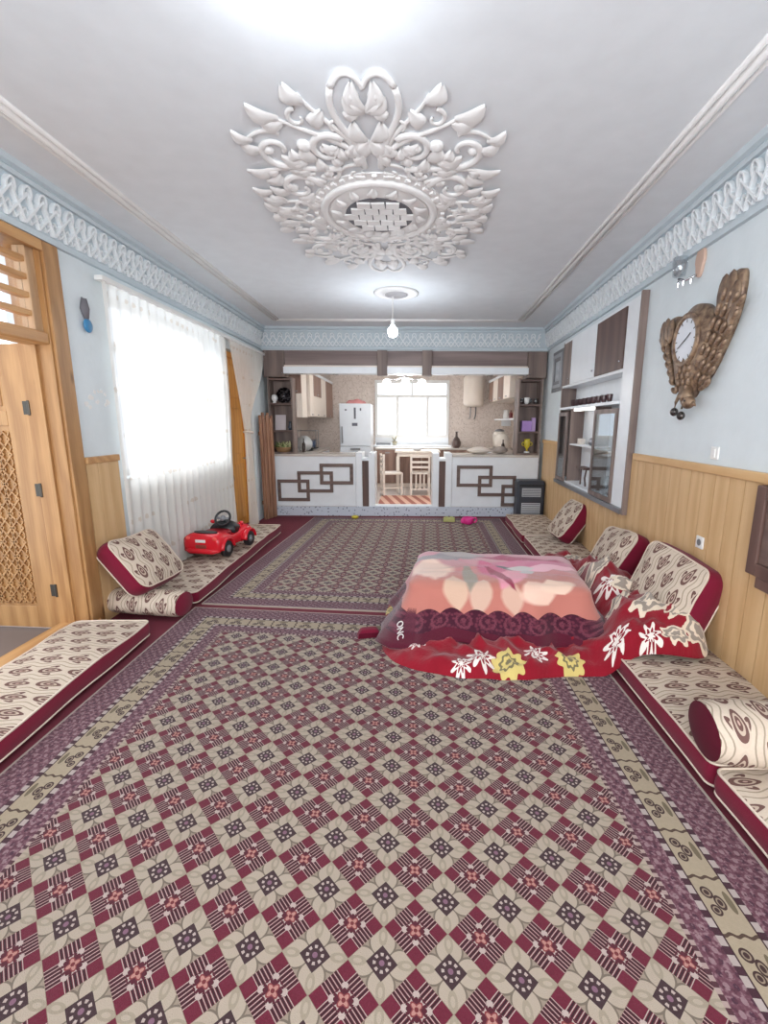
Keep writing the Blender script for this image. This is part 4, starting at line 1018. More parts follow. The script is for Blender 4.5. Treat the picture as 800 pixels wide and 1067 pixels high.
# red quilt spread around the table
QP = [(-.20, 2.92), (-.06, 2.70), (.24, 2.57), (.62, 2.53), (.98, 2.58), (1.30, 2.58), (1.62, 2.46), (1.82, 2.47), (1.87, 2.80), (1.86, 3.35), (1.86, 3.70), (1.80, 4.00), (1.68, 4.35), (1.60, 4.60), (1.35, 4.45), (.9, 4.25), (.3, 4.20), (-.10, 4.05), (-.19, 3.60), (-.14, 3.20)]
def quilt_fn(c):
    u, v, _ = c.xyz('uv:flat'); n = c.noise(u, v, 0.0, 30.0, 2.0)
    col = c.mix(c.noise(u, v, 0.0, 8.0, 2.0), rgb(118, 8, 28), rgb(150, 16, 38))
    W_, Cr, Gr, Yl, Dk = rgb(232, 222, 216), rgb(222, 206, 186), rgb(150, 138, 128), rgb(208, 188, 116), rgb(118, 108, 80)
    sn = [(.46, 2.66, .075), (.82, 2.70, .06), (1.30, 2.64, .055), (1.50, 3.22, .085), (.06, 2.86, .05), (.33, 2.60, .05), (1.62, 3.95, .07), (1.46, 2.55, .05)]
    for cx, cy, r in sn:
        b = blob(c, u, v, cx, cy, r, r, 0.2, 8, .35); col = c.mix(b.lt(1.0) * (b - .45).abs().gt(.12), col, W_)
    yl = [(.63, 2.62, .10), (1.02, 2.64, .085), (-.16, 3.55, .08), (1.72, 4.05, .10)]
    for cx, cy, r in yl:
        b = blob(c, u, v, cx, cy, r, r * .9, 0.0, 9, .12); col = c.mix(b.lt(1.0), col, Yl); col = c.mix((b - .5).abs().lt(.08), col, Dk); col = c.mix(b.lt(.2), col, Dk)
    gl = [(1.62, 2.82, .21, .09, .5), (1.78, 2.75, .17, .08, -.4), (1.70, 3.12, .23, .08, -.55), (1.82, 2.98, .15, .07, -.9), (1.52, 3.50, .17, .08, .5), (1.42, 3.80, .15, .07, -.5), (1.30, 4.25, .15, .07, .3), (1.45, 2.98, .13, .06, 0.9), (1.55, 4.25, .12, .09, 0.), (1.76, 2.57, .10, .07, .3), (1.60, 2.54, .08, .045, -.3), (1.72, 2.68, .12, .05, 0.2)]
    for cx, cy, rx, ry, an in gl:
        b = blob(c, u, v, cx, cy, rx, ry, an, 7, .12) + (n - .5) * .3; col = c.mix(b.lt(1.0), col, Cr); col = c.mix(b.lt(.80), col, Gr); col = c.mix((b - .45).abs().lt(.09), col, Cr)
    return col
QUILT = mat('red_quilt_print', rough=.85, fn=quilt_fn, sheen=.3, spec=.2, bump=lambda c: c.noise(*c.xyz('uv:flat')[:2], 0.0, 60.0, 2.0), bump_d=.006)
def quilt():
    cx, cy = .72, 3.35; N = 260; R = 46; m = MB(); uv = []
    poly = [Vector((a - cx, b - cy)) for a, b in QP]
    def rad(th):
        d = Vector((math.cos(th), math.sin(th))); best = 9
        for a, b in zip(poly, poly[1:] + poly[:1]):
            e = b - a; den = d.x * e.y - d.y * e.x
            if abs(den) < 1e-9: continue
            t = (a.x * e.y - a.y * e.x) / den; s = (a.x * d.y - a.y * d.x) / den
            if t > 0 and -1e-6 <= s <= 1 + 1e-6: best = min(best, t)
        return best
    rr = [rad(2 * PI * k / N) for k in range(N)]
    rr = [sum(rr[(k + j) % N] for j in range(-4, 5)) / 9 + .015 * noise.noise(Vector((k * .15, 0, 3))) for k in range(N)]
    def base(x, y):
        b = .03
        e = (x - 1.20) / .20; e = max(0, min(1, e)); e = e * e * (3 - 2 * e)
        return b + e * .155
    for i in range(R + 1):
        q = i / R; q2 = 1 - (1 - q) ** 1.0
        for k in range(N):
            th = 2 * PI * k / N; r = rr[k] * q2; x, y = cx + r * math.cos(th), cy + r * math.sin(th)
            tx = (x - TC.x); ty = (y - TC.y)
            ca, sa = math.cos(-TROT), math.sin(-TROT); lx, ly = tx * ca - ty * sa, tx * sa + ty * ca
            outside = max(0, max(abs(lx) - TWX - .06, abs(ly) - TWY - .06))
            amp = min(1, outside / .12)
            edge = min(1, (rr[k] - r) / .06)
            n1 = noise.noise(Vector((x * 4.2, y * 4.2, 0))); n2 = noise.noise(Vector((x * 9, y * 9, 5)))
            ridge = 1 - abs(noise.noise(Vector((x * 3.1 + 4, y * 3.1, 2)))) * 2
            r2_ = 1 - abs(noise.noise(Vector((x * 6.3 + 1, y * 5.2 + 7, 4)))) * 2.6
            h = .02 + amp * (.026 + .030 * n1 + .022 * n2 + .050 * max(0, ridge) ** 2 + .035 * max(0, r2_) ** 2) * (1.0 if x < 1.2 else 1.2)
            h += amp * .030 * (.5 + .5 * math.sin(17 * (x * .75 + y * .66) + 5 * noise.noise(Vector((x * 2.4, y * 2.4, 6))))) ** 2
            if x < .45: h *= .45 + .55 * max(0, min(1, (x - .02) / .4))
            h = max(.02, h) * (edge ** .5)
            lim = .30
            z = base(x, y) - .03 + .014 + h
            # bunched up beside the cushions
            bx = max(0, 1 - math.hypot((x - 1.60) / .34, (y - 3.55) / .60)); by = max(0, 1 - math.hypot((x - 1.62) / .34, (y - 2.78) / .36))
            z += (.20 * bx ** .8 + .17 * by ** .8) * min(1, outside / .10) + amp * edge * .016 * noise.noise(Vector((x * 17, y * 13, 9)))
            m.v.append((x, y, z)); uv.append((x, y))
    for i in range(R):
        for k in range(N):
            k2 = (k + 1) % N; m.f.append([i * N + k, (i + 1) * N + k, (i + 1) * N + k2, i * N + k2])
    m.uv['flat'] = uv
    o = tag(obj('red_quilt', m, QUILT, None, True), 'crumpled red floral quilt spread under the pink blanket', 'quilt')
    return o
quilt()
# small maroon block on the rug
T = thing('fabric_block', 'small maroon folded pouch on the rug left of the covered table', 'pouch', (-.29, 3.13, .012), .2)
obj('body', MB().grid(lambda a, b: ((a - .5) * .17, (b - .5) * .10, .055 * (1 - (2 * a - 1) ** 6) * (1 - (2 * b - 1) ** 6) + .002), 14, 10), MAROON, T, True)
obj('flap', box(-.08, .08, -.052, -.044, .0, .04), DKMAROON, T, bevel=.006)

# ------------------------------------------------------------------ red ride-on car
def toycar():
    T = thing('ride_on_car', 'red toddler ride-on toy car with black steering wheel', 'toy car', (-2.06, 4.86, .168), math.radians(-10))
    secs = [(-.36, .17, .10, .20), (-.345, .205, .055, .25), (-.26, .215, .045, .262), (-.14, .195, .05, .245), (-.02, .165, .055, .20), (.10, .165, .055, .20), (.20, .20, .05, .255), (.28, .21, .05, .25), (.345, .185, .06, .21), (.375, .12, .08, .165)]
    R = []
    for y, hw, z0, z1 in secs:
        ring = []
        for k in range(24):
            a = 2 * PI * k / 24; ca, sa = math.cos(a), math.sin(a)
            ring.append((hw * math.copysign(abs(ca) ** .55, ca), y, (z0 + z1) / 2 + (z1 - z0) / 2 * math.copysign(abs(sa) ** .55, sa)))
        R.append(ring)
    b = obj('body', MB().rings(R), REDPL, T, True)
    obj('rear_tray', MB().prismz([(.13 * math.cos(a), -.265 + .045 * math.sin(a)) for a in [2 * PI * k / 20 for k in range(20)]], .255, .268), BLACKP, T)
    obj('seat', MB().rings([[(.135 * q * math.copysign(abs(math.cos(a)) ** .7, math.cos(a)), -.075 + .125 * q * math.copysign(abs(math.sin(a)) ** .7, math.sin(a)), z) for a in [2 * PI * k / 24 for k in range(24)]] for q, z in ((1, .19), (1, .222), (.85, .238), (.4, .226), (.1, .222))]), mat('dark_red_plastic', rgb(150, 20, 34), .4), T, True)
    R = []
    for t in range(9):
        q = t / 8; y = .03 + .22 * q; hw = .15 - .02 * q; h = .235 + .085 * math.sin(PI * min(1, q * .9 + .22)) 
        R.append([(hw * math.cos(PI * k / 12), y, .19 + (h - .19) * math.sin(PI * k / 12) ** .6) for k in range(13)])
    obj('dashboard', MB().rings(R), BLACKP, T, True)
    w_ = obj('steering_wheel', MB().torus((0, 0, 0), .085, .013, 28, 8), BLACKP, T, True, loc=(0, .055, .345), rot=(math.radians(58), 0, 0))
    obj('spoke', box(-.08, .08, -.012, .012, -.006, .006), GREYP, w_); obj('hub', MB().lathe([(.030, -.012), (.034, 0), (.026, .014), (.004, .016)], 14), GREYP, w_, True)
    obj('column', MB().tube([(0, .06, .34), (0, .10, .28)], .016, 8), BLACKP, T)
    for sx in (-1, 1):
        for y in (-.215, .235):
            wh = obj('wheel', MB().rings([[(sx * x, y + r * math.cos(a), .085 + r * math.sin(a)) for a in [2 * PI * k / 24 for k in range(24)]] for x, r in ((.165, .075), (.172, .085), (.215, .085), (.223, .075), (.218, .04))]), BLACKP, T, True)
            obj('hub_cap', MB().rings([[(sx * x, y + r * math.cos(a), .085 + r * math.sin(a)) for a in [2 * PI * k / 16 for k in range(16)]] for x, r in ((.215, .040), (.226, .036), (.228, .012))]), GREYP, wh, True)
            obj('fender', MB().rings([[(sx * x, y + .112 * math.cos(a) * s, .085 + .118 * math.sin(a) * s) for x, s in ((.14, .9), (.205, .86), (.232, .90), (.232, 1.0), (.205, 1.06), (.14, 1.08))] for a in [PI * (0.02 + .96 * k / 14) for k in range(15)]]), REDPL, T, True)
    obj('number_plate', box(-.055, .055, -.372, -.362, .175, .205), WHITEP, T, bevel=.003)
    obj('bumper', MB().tube([(-.19, -.335, .09), (-.12, -.365, .085), (.12, -.365, .085), (.19, -.335, .09)], [.022, .028, .028, .022], 10), REDPL, T, True)
    obj('rear_grille', box(-.06, .06, -.368, -.358, .115, .15), mat('brown_sticker', rgb(140, 60, 50), .5), T, bevel=.003)
    for sx in (-1, 1):
        obj('tail_lamp', MB().ball((sx * .15, -.352, .215), (.028, .012, .018), 12, 8), mat('clear_red_lens', rgb(236, 90, 84), .2), T, True)
        obj('mirror', MB().ball((sx * .175, .13, .285), (.028, .018, .022), 12, 8), REDPL, T, True)
toycar()

# ------------------------------------------------------------------ kitchen counters and their surround
def rectframe(x0, x1, z0, z1, w_, d):
    m = MB(); m.box(x0, x1, -d, 0, z0, z0 + w_); m.box(x0, x1, -d, 0, z1 - w_, z1); m.box(x0, x0 + w_, -d, 0, z0 + w_, z1 - w_); m.box(x1 - w_, x1, -d, 0, z0 + w_, z1 - w_); return m
COUNTER = mat('beige_stone_worktop', rgb(206, 198, 190), .25)
def peninsula(label, x0, x1, frames, mirror):
    T = thing('kitchen_peninsula', label, 'counter', (0, WB, .13))
    obj('carcass', box(x0, x1, .02, .55, 0.0, .87), CREAMW, T)
    f = obj('front_board', box(x0, x1, 0, .02, .03, .87), WHITE, T, bevel=.003)
    for k, (a, b, c_, d) in enumerate(frames): obj('interlocked_frame', rectframe(a, b, c_ - .13, d - .13, .055, .018 + .004 * k), STRIPW, T, bevel=.002)
    return T
peninsula('white counter with three interlocked brown frames beside the wooden screen', -2.30, -.90, [(-2.22, -1.68, .24, .61), (-1.88, -1.28, .39, .75), (-1.50, -.94, .53, .88)], False)
peninsula('white counter with interlocked brown frames behind the charcoal heater', .72, 2.16, [(.80, 1.40, .50, .86), (1.16, 1.80, .34, .69), (1.56, 2.10, .17, .54)], True)
o = tag(obj('worktop', box(-2.30, -.90, WB - .02, WB + .58, 1.0, 1.035), COUNTER, None, bevel=.005), 'beige worktop on the counter left of the passage', 'worktop')
o = tag(obj('worktop', box(.72, 2.16, WB - .02, WB + .58, 1.0, 1.035), COUNTER, None, bevel=.005), 'beige worktop on the counter right of the passage', 'worktop')
def gatepost(label, x0):
    T = thing('counter_end_post', label, 'post', (x0, WB, .13))
    obj('white_upright', box(0, .105, -.02, .50, -.0, .93), WHITE, T, bevel=.004); obj('white_upright', box(.215, .32, -.02, .50, 0, .93), WHITE, T, bevel=.004)
    obj('dark_panel', box(.105, .215, .03, .48, 0, .80), DARKWOOD, T); obj('cap', box(.105, .215, .0, .49, .80, .835), WHITE, T)
gatepost('white double post with dark inset on the left of the kitchen passage', -.895)
gatepost('white double post with dark inset on the right of the kitchen passage', .395)
T = thing('low_gate', 'white low rail across the kitchen passage floor', 'rail', (0, WB, .13))
obj('sill', box(-.575, .395, .0, .10, 0, .05), WHITE, T, bevel=.004)

def shelfunit(label, x0, x1, openside):
    T = thing('corner_shelf', label, 'shelf', (0, WB + .02, 1.036))
    Hh = 1.235
    obj('back', box(x0, x1, .24, .26, 0, Hh), GREYWOOD, T)
    obj('side', box(x0, x0 + .025, 0, .24, 0, Hh), GREYWOOD, T); obj('side', box(x1 - .025, x1, 0, .24, 0, Hh), GREYWOOD, T)
    for z in (0, .36, .80, Hh - .045): obj('shelf_board', box(x0 + .025, x1 - .025, .0, .24, z, z + .03), STRIPW if z else GREYWOOD, T, bevel=.003)
    return T
shelfunit('grey wood open shelf with plates and a plant basket on the left counter', -2.31, -1.92, 1)
shelfunit('grey wood open shelf with purple box and yellow ornament on the right counter', 1.78, 2.16, -1)
def topbox(label, x0, x1):
    T = thing('wall_cupboard', label, 'cupboard', (0, WB, 2.275))
    obj('body', box(x0, x1, .02, .30, 0, .413), GREYWOOD, T); d = obj('door', box(x0 + .005, x1 - .005, -.0, .02, .01, .408), GREYWOOD, T, bevel=.003)
    obj('knob', MB().ball((x0 + .04 if x0 > 0 else x1 - .04, -.012, .06), .010, 8, 6), CHROME, d, True)
topbox('grey wood cupboard above the left open shelf', -2.36, -2.02); topbox('grey wood cupboard above the right open shelf', 1.90, 2.21)
T = thing('pelmet', 'wood and white pelmet running over the kitchen opening with two posts', 'pelmet', (0, WB, 0))
obj('wood_fascia', box(-2.015, -.52, .03, .06, 2.43, 2.688), mat('pelmet_laminate', rough=.5, fn=wood_fn(rgb(104, 86, 84), rgb(150, 132, 128), 'x', .4, False)), T)
obj('wood_fascia', box(-.36, .20, .03, .06, 2.43, 2.688), MATS['pelmet_laminate'], T); obj('wood_fascia', box(.35, 1.895, .03, .06, 2.43, 2.688), MATS['pelmet_laminate'], T)
for a, b in ((-2.015, -.52), (-.36, .20), (.35, 1.895)):
    obj('white_ledge', box(a, b, -.10, .10, 2.32, 2.425), WHITE, T, bevel=.006)
    obj('bead', box(a, b, -.04, .03, 2.425, 2.455), CREAMW, T, bevel=.004)
for a in (-.52, .20):
    obj('post', box(a, a + .16, -.04, .10, 2.30, 2.688), GREYWOOD, T, bevel=.004)
for a in (-1.70, -1.2, .75, 1.3): obj('downlight', MB().lathe([(.045, 2.312), (.05, 2.316), (.05, 2.322)], 16, (a, .0, 0)), CHROME, T)
# chandelier behind the pelmet
T = thing('chandelier', 'small white glass chandelier with three shades in the kitchen opening', 'chandelier', (-.09, WB + .42, 2.95))
obj('canopy', MB().lathe([(.06, 0), (.06, -.02), (.02, -.05)], 16), CHROME, T, True); obj('rod', MB().tube([(0, 0, -.04), (0, 0, -.62)], .010, 8), CHROME, T)
obj('hub', MB().ball((0, 0, -.62), .045, 14, 8), CHROME, T, True)
for k, (dx, dy) in enumerate(((-.30, -.02), (.30, -.02), (.02, -.14))):
    a = obj('arm', MB().tube([(0, 0, -.62), (dx * .5, dy * .5, -.67), (dx, dy, -.66)], .008, 8), CHROME, T, True)
    obj('glass_shade', MB().lathe([(.02, -.66), (.06, -.68), (.075, -.74), (.065, -.75), (.01, -.745)], 16, (dx, dy, 0)), LAMPG, T, True)

l = bpy.data.lights.new('chandelier_light', 'POINT'); l.energy = 48; l.color = (1.0, .95, .88); l.shadow_soft_size = .15
o = bpy.data.objects.new('chandelier_light', l); C.objects.link(o); o.parent = T; o.location = (0, .15, -.80)

# ------------------------------------------------------------------ kitchen interior
KF = .13
window('window_2', WX0, WX1, WZ0 + .16, WZ1, (-.28, .42), (0, KB - .02, 0), 0, 'white framed bright kitchen window', 2.13, .07)
T = thing('window_ledge', 'white deep ledge below the kitchen window', 'ledge', (0, KB, 0)); obj('board', box(WX0 - .03, WX1 + .05, -.34, -.0, 1.01, 1.05), WHITE, T, bevel=.005); obj('riser', box(WX0, WX1, -.06, 0, 1.05, WZ0 + .16), WHITE, T)
def basecab(label, x0, x1, y0, y1, mt, n, front='y', h=.84):
    T = thing('base_cabinet', label, 'cabinet', (0, 0, KF))
    obj('carcass', box(x0, x1, y0, y1, .08, h), CREAMW, T); obj('toe_kick', box(x0 + .02, x1 - .02, y0 + .02, y1 - .02, 0, .08), CREAMW, T)
    for i in range(n):
        if front == 'y':
            w_ = (x1 - x0) / n; d = obj('door', box(x0 + i * w_ + .004, x0 + (i + 1) * w_ - .004, y0 - .02, y0, .085, h - .005), mt, T, bevel=.003); obj('handle', box(x0 + (i + .5) * w_ - .05, x0 + (i + .5) * w_ + .05, y0 - .035, y0 - .02, h - .08, h - .065), STEEL, d)
        else:
            w_ = (y1 - y0) / n; xf = x1 if front == 'x+' else x0; s = .02 if front == 'x+' else -.02
            d = obj('door', box(min(xf, xf + s), max(xf, xf + s), y0 + i * w_ + .004, y0 + (i + 1) * w_ - .004, .085, h - .005), mt, T, bevel=.003); obj('handle', box(min(xf + s, xf + 1.7 * s), max(xf + s, xf + 1.7 * s), y0 + (i + .5) * w_ - .05, y0 + (i + .5) * w_ + .05, h - .08, h - .065), STEEL, d)
    return T
BROWNCAB = mat('brown_cupboard_front', rough=.5, fn=wood_fn(rgb(122, 92, 80), rgb(164, 132, 116), 'z', .6, False))
basecab('brown fronted base cabinet under the kitchen window', -.74, 2.30, KB - .62, KB - .01, BROWNCAB, 6)
tag(obj('worktop', box(-.76, 2.32, KB - .66, KB - .345, KF + .84, KF + .88), COUNTER, None, bevel=.005), 'long pale worktop under the kitchen window', 'worktop')
basecab('white base cabinet along the left kitchen wall', -2.36, -1.79, 8.30, 10.2, WHITE, 2, 'x+')
tag(obj('worktop', box(-2.36, -1.76, 8.30, 10.24, KF + .84, KF + .88), COUNTER, None, bevel=.005), 'beige worktop along the left kitchen wall', 'worktop')
basecab('white base cabinet along the right kitchen wall', 1.72, 2.22, 8.30, 10.2, WHITE, 3, 'x-')
tag(obj('worktop', box(1.69, 2.22, 8.30, 10.22, KF + .84, KF + .88), COUNTER, None, bevel=.005), 'beige worktop along the right kitchen wall', 'worktop')
def uppers(label, xw, xf, y0, y1, z0, z1, bays, sgn):
    # bays: (y0, y1, kind)
    T = thing('wall_cabinet', label, 'cabinet', (0, 0, 0))
    obj('carcass', box(min(xw, xf), max(xw, xf), y0, y1, z0, z1), CREAMW, T)
    obj('crown', box(min(xw, xf + .03 * sgn), max(xw, xf + .03 * sgn), y0 - .02, y1 + .02, z1, z1 + .05), WHITE, T, bevel=.006)
    for a, b, kind in bays:
        zs = z0 + (z1 - z0) * .5 if kind == 'split' else z0
        xs = sorted((xf, xf + .02 * sgn))
        if kind in ('split', 'dark'):
            d = obj('upper_door', box(*xs, a + .004, b - .004, zs + .004, z1 - .004), BROWNCAB, T, bevel=.003); obj('handle', box(*sorted((xf + .02 * sgn, xf + .035 * sgn)), (a + b) / 2 - .05, (a + b) / 2 + .05, zs + .03, zs + .045), STEEL, d)
        if kind in ('split', 'white'):
            ze = zs if kind == 'split' else z1
            d = obj('lower_door', box(*xs, a + .004, b - .004, z0 + .004, ze - .004), CREAMW, T, bevel=.003); obj('handle', box(*sorted((xf + .02 * sgn, xf + .035 * sgn)), (a + b) / 2 - .05, (a + b) / 2 + .05, z0 + .03, z0 + .045), STEEL, d)
    return T
T = thing('wall_cabinet', 'white and brown wall cabinet facing the room behind the left open shelf', 'cabinet', (0, 0, 0))
obj('carcass', box(-2.37, -1.83, 7.985, 8.36, 1.64, 2.42), CREAMW, T); obj('crown', box(-2.37, -1.80, 7.94, 8.38, 2.42, 2.47), WHITE, T, bevel=.006)
d = obj('upper_door', box(-2.36, -1.835, 7.965, 7.985, 2.04, 2.415), BROWNCAB, T, bevel=.003); obj('handle', box(-2.0, -1.90, 7.95, 7.965, 2.07, 2.085), STEEL, d)
d = obj('lower_door', box(-2.36, -1.90, 7.965, 7.985, 1.645, 2.03), CREAMW, T, bevel=.003); obj('handle', box(-2.1, -2.0, 7.95, 7.965, 1.67, 1.685), STEEL, d)
uppers('white and brown wall cabinet running back towards the fridge', -2.37, -1.80, 8.42, 10.86, 1.66, 2.42, [(8.42, 8.73, 'white'), (8.73, 9.48, 'split'), (9.48, 10.0, 'white'), (10.0, 10.86, 'dark')], 1)
uppers('white and brown wall cabinet above the urn on the right', 2.24, 1.76, 8.2, 10.3, 2.0, 2.42, [(8.2, 8.75, 'white'), (8.75, 9.3, 'dark'), (9.3, 9.8, 'white'), (9.8, 10.3, 'dark')], -1)
T = thing('open_shelf', 'white wall shelf under the right kitchen cabinets', 'shelf', (0, 0, 1.62)); obj('board', box(1.86, 2.20, 8.3, 10.2, 0, .03), WHITE, T); obj('bracket', box(2.0, 2.20, 8.6, 8.62, -.12, 0), WHITE, T); obj('bracket', box(2.0, 2.20, 10.1, 10.12, -.12, 0), WHITE, T)
# fridge
T = thing('refrigerator', 'pale silver fridge freezer beside the left kitchen cabinets', 'fridge', (-1.09, 9.30, KF))
FR = mat('pale_silver_enamel', rgb(206, 212, 220), .3)
obj('body', box(-.31, .31, .06, .68, .04, 1.80), mat('white_enamel', rgb(228, 228, 228), .35), T, bevel=.01)
d = obj('upper_door', box(-.31, .31, 0, .055, .96, 1.80), FR, T, bevel=.01); obj('handle', box(-.27, -.245, -.035, 0, 1.02, 1.35), GREYP, d, bevel=.004)
obj('sticker', box(-.02, .02, -.003, 0, 1.50, 1.72), mat('dark_sticker', rgb(90, 92, 104), .5), d); obj('sticker', box(-.06, .05, -.003, 0, 1.36, 1.42), MATS['dark_sticker'], d); obj('magnet', box(-.20, -.16, -.006, 0, 1.66, 1.69), MATS['dark_sticker'], d); obj('magnet', box(.10, .13, -.006, 0, 1.66, 1.71), MATS['dark_sticker'], d)
d = obj('lower_door', box(-.31, .31, 0, .055, .05, .95), FR, T, bevel=.01); obj('handle', box(-.10, .10, -.02, 0, .88, .92), GREYP, d, bevel=.004)
for sx in (-1, 1): obj('foot', box(sx * .26 - .03, sx * .26 + .03, .1, .6, 0, .04), BLACKP, T)
o = tag(obj('folded_cloth', MB().grid(lambda a, b: (-.20 + .40 * a, .15 + .3 * b, .09 * (math.sin(PI * a) * math.sin(PI * b)) ** .4 + .01 * math.sin(14 * a)), 16, 10), mat('pink_cloth', rgb(206, 140, 140), .9), None, True), 'pink folded cloth on top of the fridge', 'cloth'); o.location = (-1.09, 9.30, KF + 1.806)
# water heater
T = thing('water_heater', 'white cylindrical water heater on the kitchen back wall', 'water heater', (1.45, KB - .27, 1.92))
obj('tank', MB().lathe([(.02, 0), (.17, .01), (.225, .05), (.235, .10), (.235, .60), (.225, .65), (.17, .69), (.02, .70)], 28), CREAMW, T, True)
obj('bracket', box(-.12, .12, .20, .265, .15, .55), STEEL, T)
for x in (-.06, .06): obj('pipe', MB().tube([(x, 0, .01), (x, 0.04, -.20), (x, .24, -.26)], .012, 8), STEEL, T, True)
# table and chairs
T = thing('kitchen_table', 'small white wooden table in front of the kitchen window', 'table', (.17, 9.80, KF))
obj('top', box(-.47, .47, -.32, .32, .82, .855), CREAMW, T, bevel=.005); obj('apron', box(-.42, .42, -.28, .28, .74, .82), CREAMW, T)
for sx in (-1, 1):
    for sy in (-1, 1): obj('leg', box(sx * .41 - .03, sx * .41 + .03, sy * .27 - .03, sy * .27 + .03, 0, .74), CREAMW, T)
def chair(label, loc, rot):
    T = thing('kitchen_chair', label, 'chair', loc, rot, 'white wooden kitchen chairs')
    obj('seat', box(-.20, .20, -.20, .20, .42, .455), CREAMW, T, bevel=.006)
    for sx in (-1, 1):
        obj('leg', box(sx * .18 - .02, sx * .18 + .02, .16, .20, 0, .42), CREAMW, T); obj('leg', box(sx * .18 - .02, sx * .18 + .02, -.20, -.16, 0, .82), CREAMW, T)
        obj('stretcher', box(sx * .18 - .012, sx * .18 + .012, -.16, .16, .14, .17), CREAMW, T)
    for z in (.56, .66, .77): obj('back_slat', box(-.16, .16, -.192, -.172, z - .022, z + .022), CREAMW, T, bevel=.003)
    obj('back_stretcher', box(-.16, .16, -.192, -.170, .10, .13), CREAMW, T)
    for x in (-.08, 0, .08): obj('lower_slat', box(x - .014, x + .014, -.19, -.175, .13, .42), CREAMW, T)
chair('white wooden chair with its back to the room at the kitchen table', (.22, 9.26, KF), 0)
chair('white wooden chair turned sideways at the left of the kitchen table', (-.36, 9.16, KF), math.radians(-78))
T = tag(obj('striped_rug', box(-.55, .40, 8.02, 8.95, KF, KF + .012), mat('red_striped_weave', rough=.95, fn=lambda c: (lambda x, y, z: c.mix(((x * 1.0 + y * .22) * 2 * PI / .19).sin().step(-.25, .25), rgb(172, 106, 92), c.mix(c.noise(x, y, z, 40.0, 2.0), rgb(214, 164, 140), rgb(230, 196, 176))))(*c.xyz('Object')))), 'red and cream striped rug on the kitchen floor', 'rug')

# ------------------------------------------------------------------ small kitchen and shelf things
def item(name, label, cat, mb, m, loc, smooth=True, rot=None, group=None):
    o = tag(obj(name, mb, m, None, smooth), label, cat, group); o.location = loc
    if rot: o.rotation_euler = rot
    return o
def bottle(h, r): return MB().lathe([(r * .9, 0), (r, .01), (r, h * .6), (r * .45, h * .75), (r * .35, h * .8), (r * .35, h * .95), (r * .42, h * .955), (r * .42, h), (.002, h)], 16)
def plate_up(r): return MB().rings([[(rr * math.cos(a), y, r + rr * math.sin(a)) for a in [2 * PI * k / 28 for k in range(28)]] for rr, y in ((r, -.012), (r * .7, 0), (.004, .002), (.004, .008), (r * .7, .007), (r, -.006))])
SH = 1.036; YS = WB + .10
item('decorative_plate', 'dark glazed plate upright on the top left shelf', 'plate', plate_up(.13), mat('dark_glaze', rough=.2, fn=lambda c: c.mix(c.noise(*c.xyz('Object'), 30.0, 3.0).step(.5, .6), rgb(52, 48, 54), rgb(150, 146, 150))), (-2.10, YS + .10, SH + .832), rot=(-.1, 0, 0))
item('white_ball_lamp', 'small white globe on the top left shelf', 'ornament', MB().lathe([(.03, 0), (.02, .015), (.04, .04), (.055, .08), (.04, .12), (.003, .135)], 16), WHITEP, (-2.22, YS - .04, SH + .832))
item('framed_card', 'pale upright card on the middle left shelf', 'card', box(-.09, .09, -.006, .006, 0, .25), mat('pale_card', rgb(206, 196, 198), .6), (-2.17, YS + .06, SH + .392), False, (-.14, 0, 0))
item('small_vase', 'dark small vase on the middle left shelf', 'vase', MB().lathe([(.025, 0), (.04, .04), (.02, .11), (.028, .14), (.002, .14)], 16), mat('teal_glaze', rgb(60, 70, 84), .25), (-1.99, YS, SH + .392))
T = thing('plant_basket', 'wicker basket of pale green foliage on the left counter', 'plant', (-2.11, YS - .03, SH + .032))
obj('basket', MB().lathe([(.10, 0), (.13, .06), (.14, .08), (.125, .08), (.09, .01), (.004, .01)], 18), BASKET, T, True)
lfm = MB().rings([[(0, 0, 0)] * 4, [(-.02, 0, .04), (0, -.006, .04), (.02, 0, .04), (0, .006, .04)], [(-.024, .02, .08), (0, .014, .08), (.024, .02, .08), (0, .026, .08)], [(0, .05, .13)] * 4], False, False)
lme = lfm.mesh('leaf', LEAF, True); lme2 = lfm.mesh('leaf', mat('pale_green_leaf', rgb(206, 206, 160), .5), True)
rnd = random.Random(3)
for i in range(34): obj('leaf', lme if i % 2 else lme2, None, T, loc=(rnd.uniform(-.10, .10), rnd.uniform(-.06, .06), .05), rot=(rnd.uniform(-.7, .5), rnd.uniform(-.6, .6), rnd.uniform(0, 6.3)))
# right shelf
for k, (dx, r, nm) in enumerate(((-.115, .045, 'clear glass bowl at the left end of the top right shelf'), (.0, .06, 'largest clear glass bowl in the middle of the top right shelf'), (.115, .045, 'clear glass bowl at the right end of the top right shelf'))):
    item('glass_bowl', nm, 'bowl', MB().lathe([(.02, 0), (r * .8, .02), (r, .09), (r * .95, .09), (r * .7, .025), (.003, .02)], 18), TABLEGLASS, (1.97 + dx, YS, SH + .832), group='glass bowls on the top right shelf')
item('white_cup', 'white cup on the top right shelf', 'cup', MB().lathe([(.02, 0), (.035, .02), (.045, .10), (.04, .10), (.03, .02), (.003, .015)], 16), WHITEP, (1.915, YS - .085, SH + .832))
item('gift_box', 'lilac box on the middle right shelf', 'box', box(-.08, .08, -.05, .05, 0, .17), PURPLE, (1.95, YS + .01, SH + .392), False)
item('gift_box', 'small lilac box leaning beside the larger one on the right shelf', 'box', box(-.03, .03, -.04, .04, 0, .22), mat('light_lilac_card', rgb(190, 160, 206), .5), (2.07, YS + .02, SH + .392), False)
T = thing('yellow_ornament', 'yellow two-handled trophy vase on the bottom right shelf', 'ornament', (1.98, YS, SH + .032))
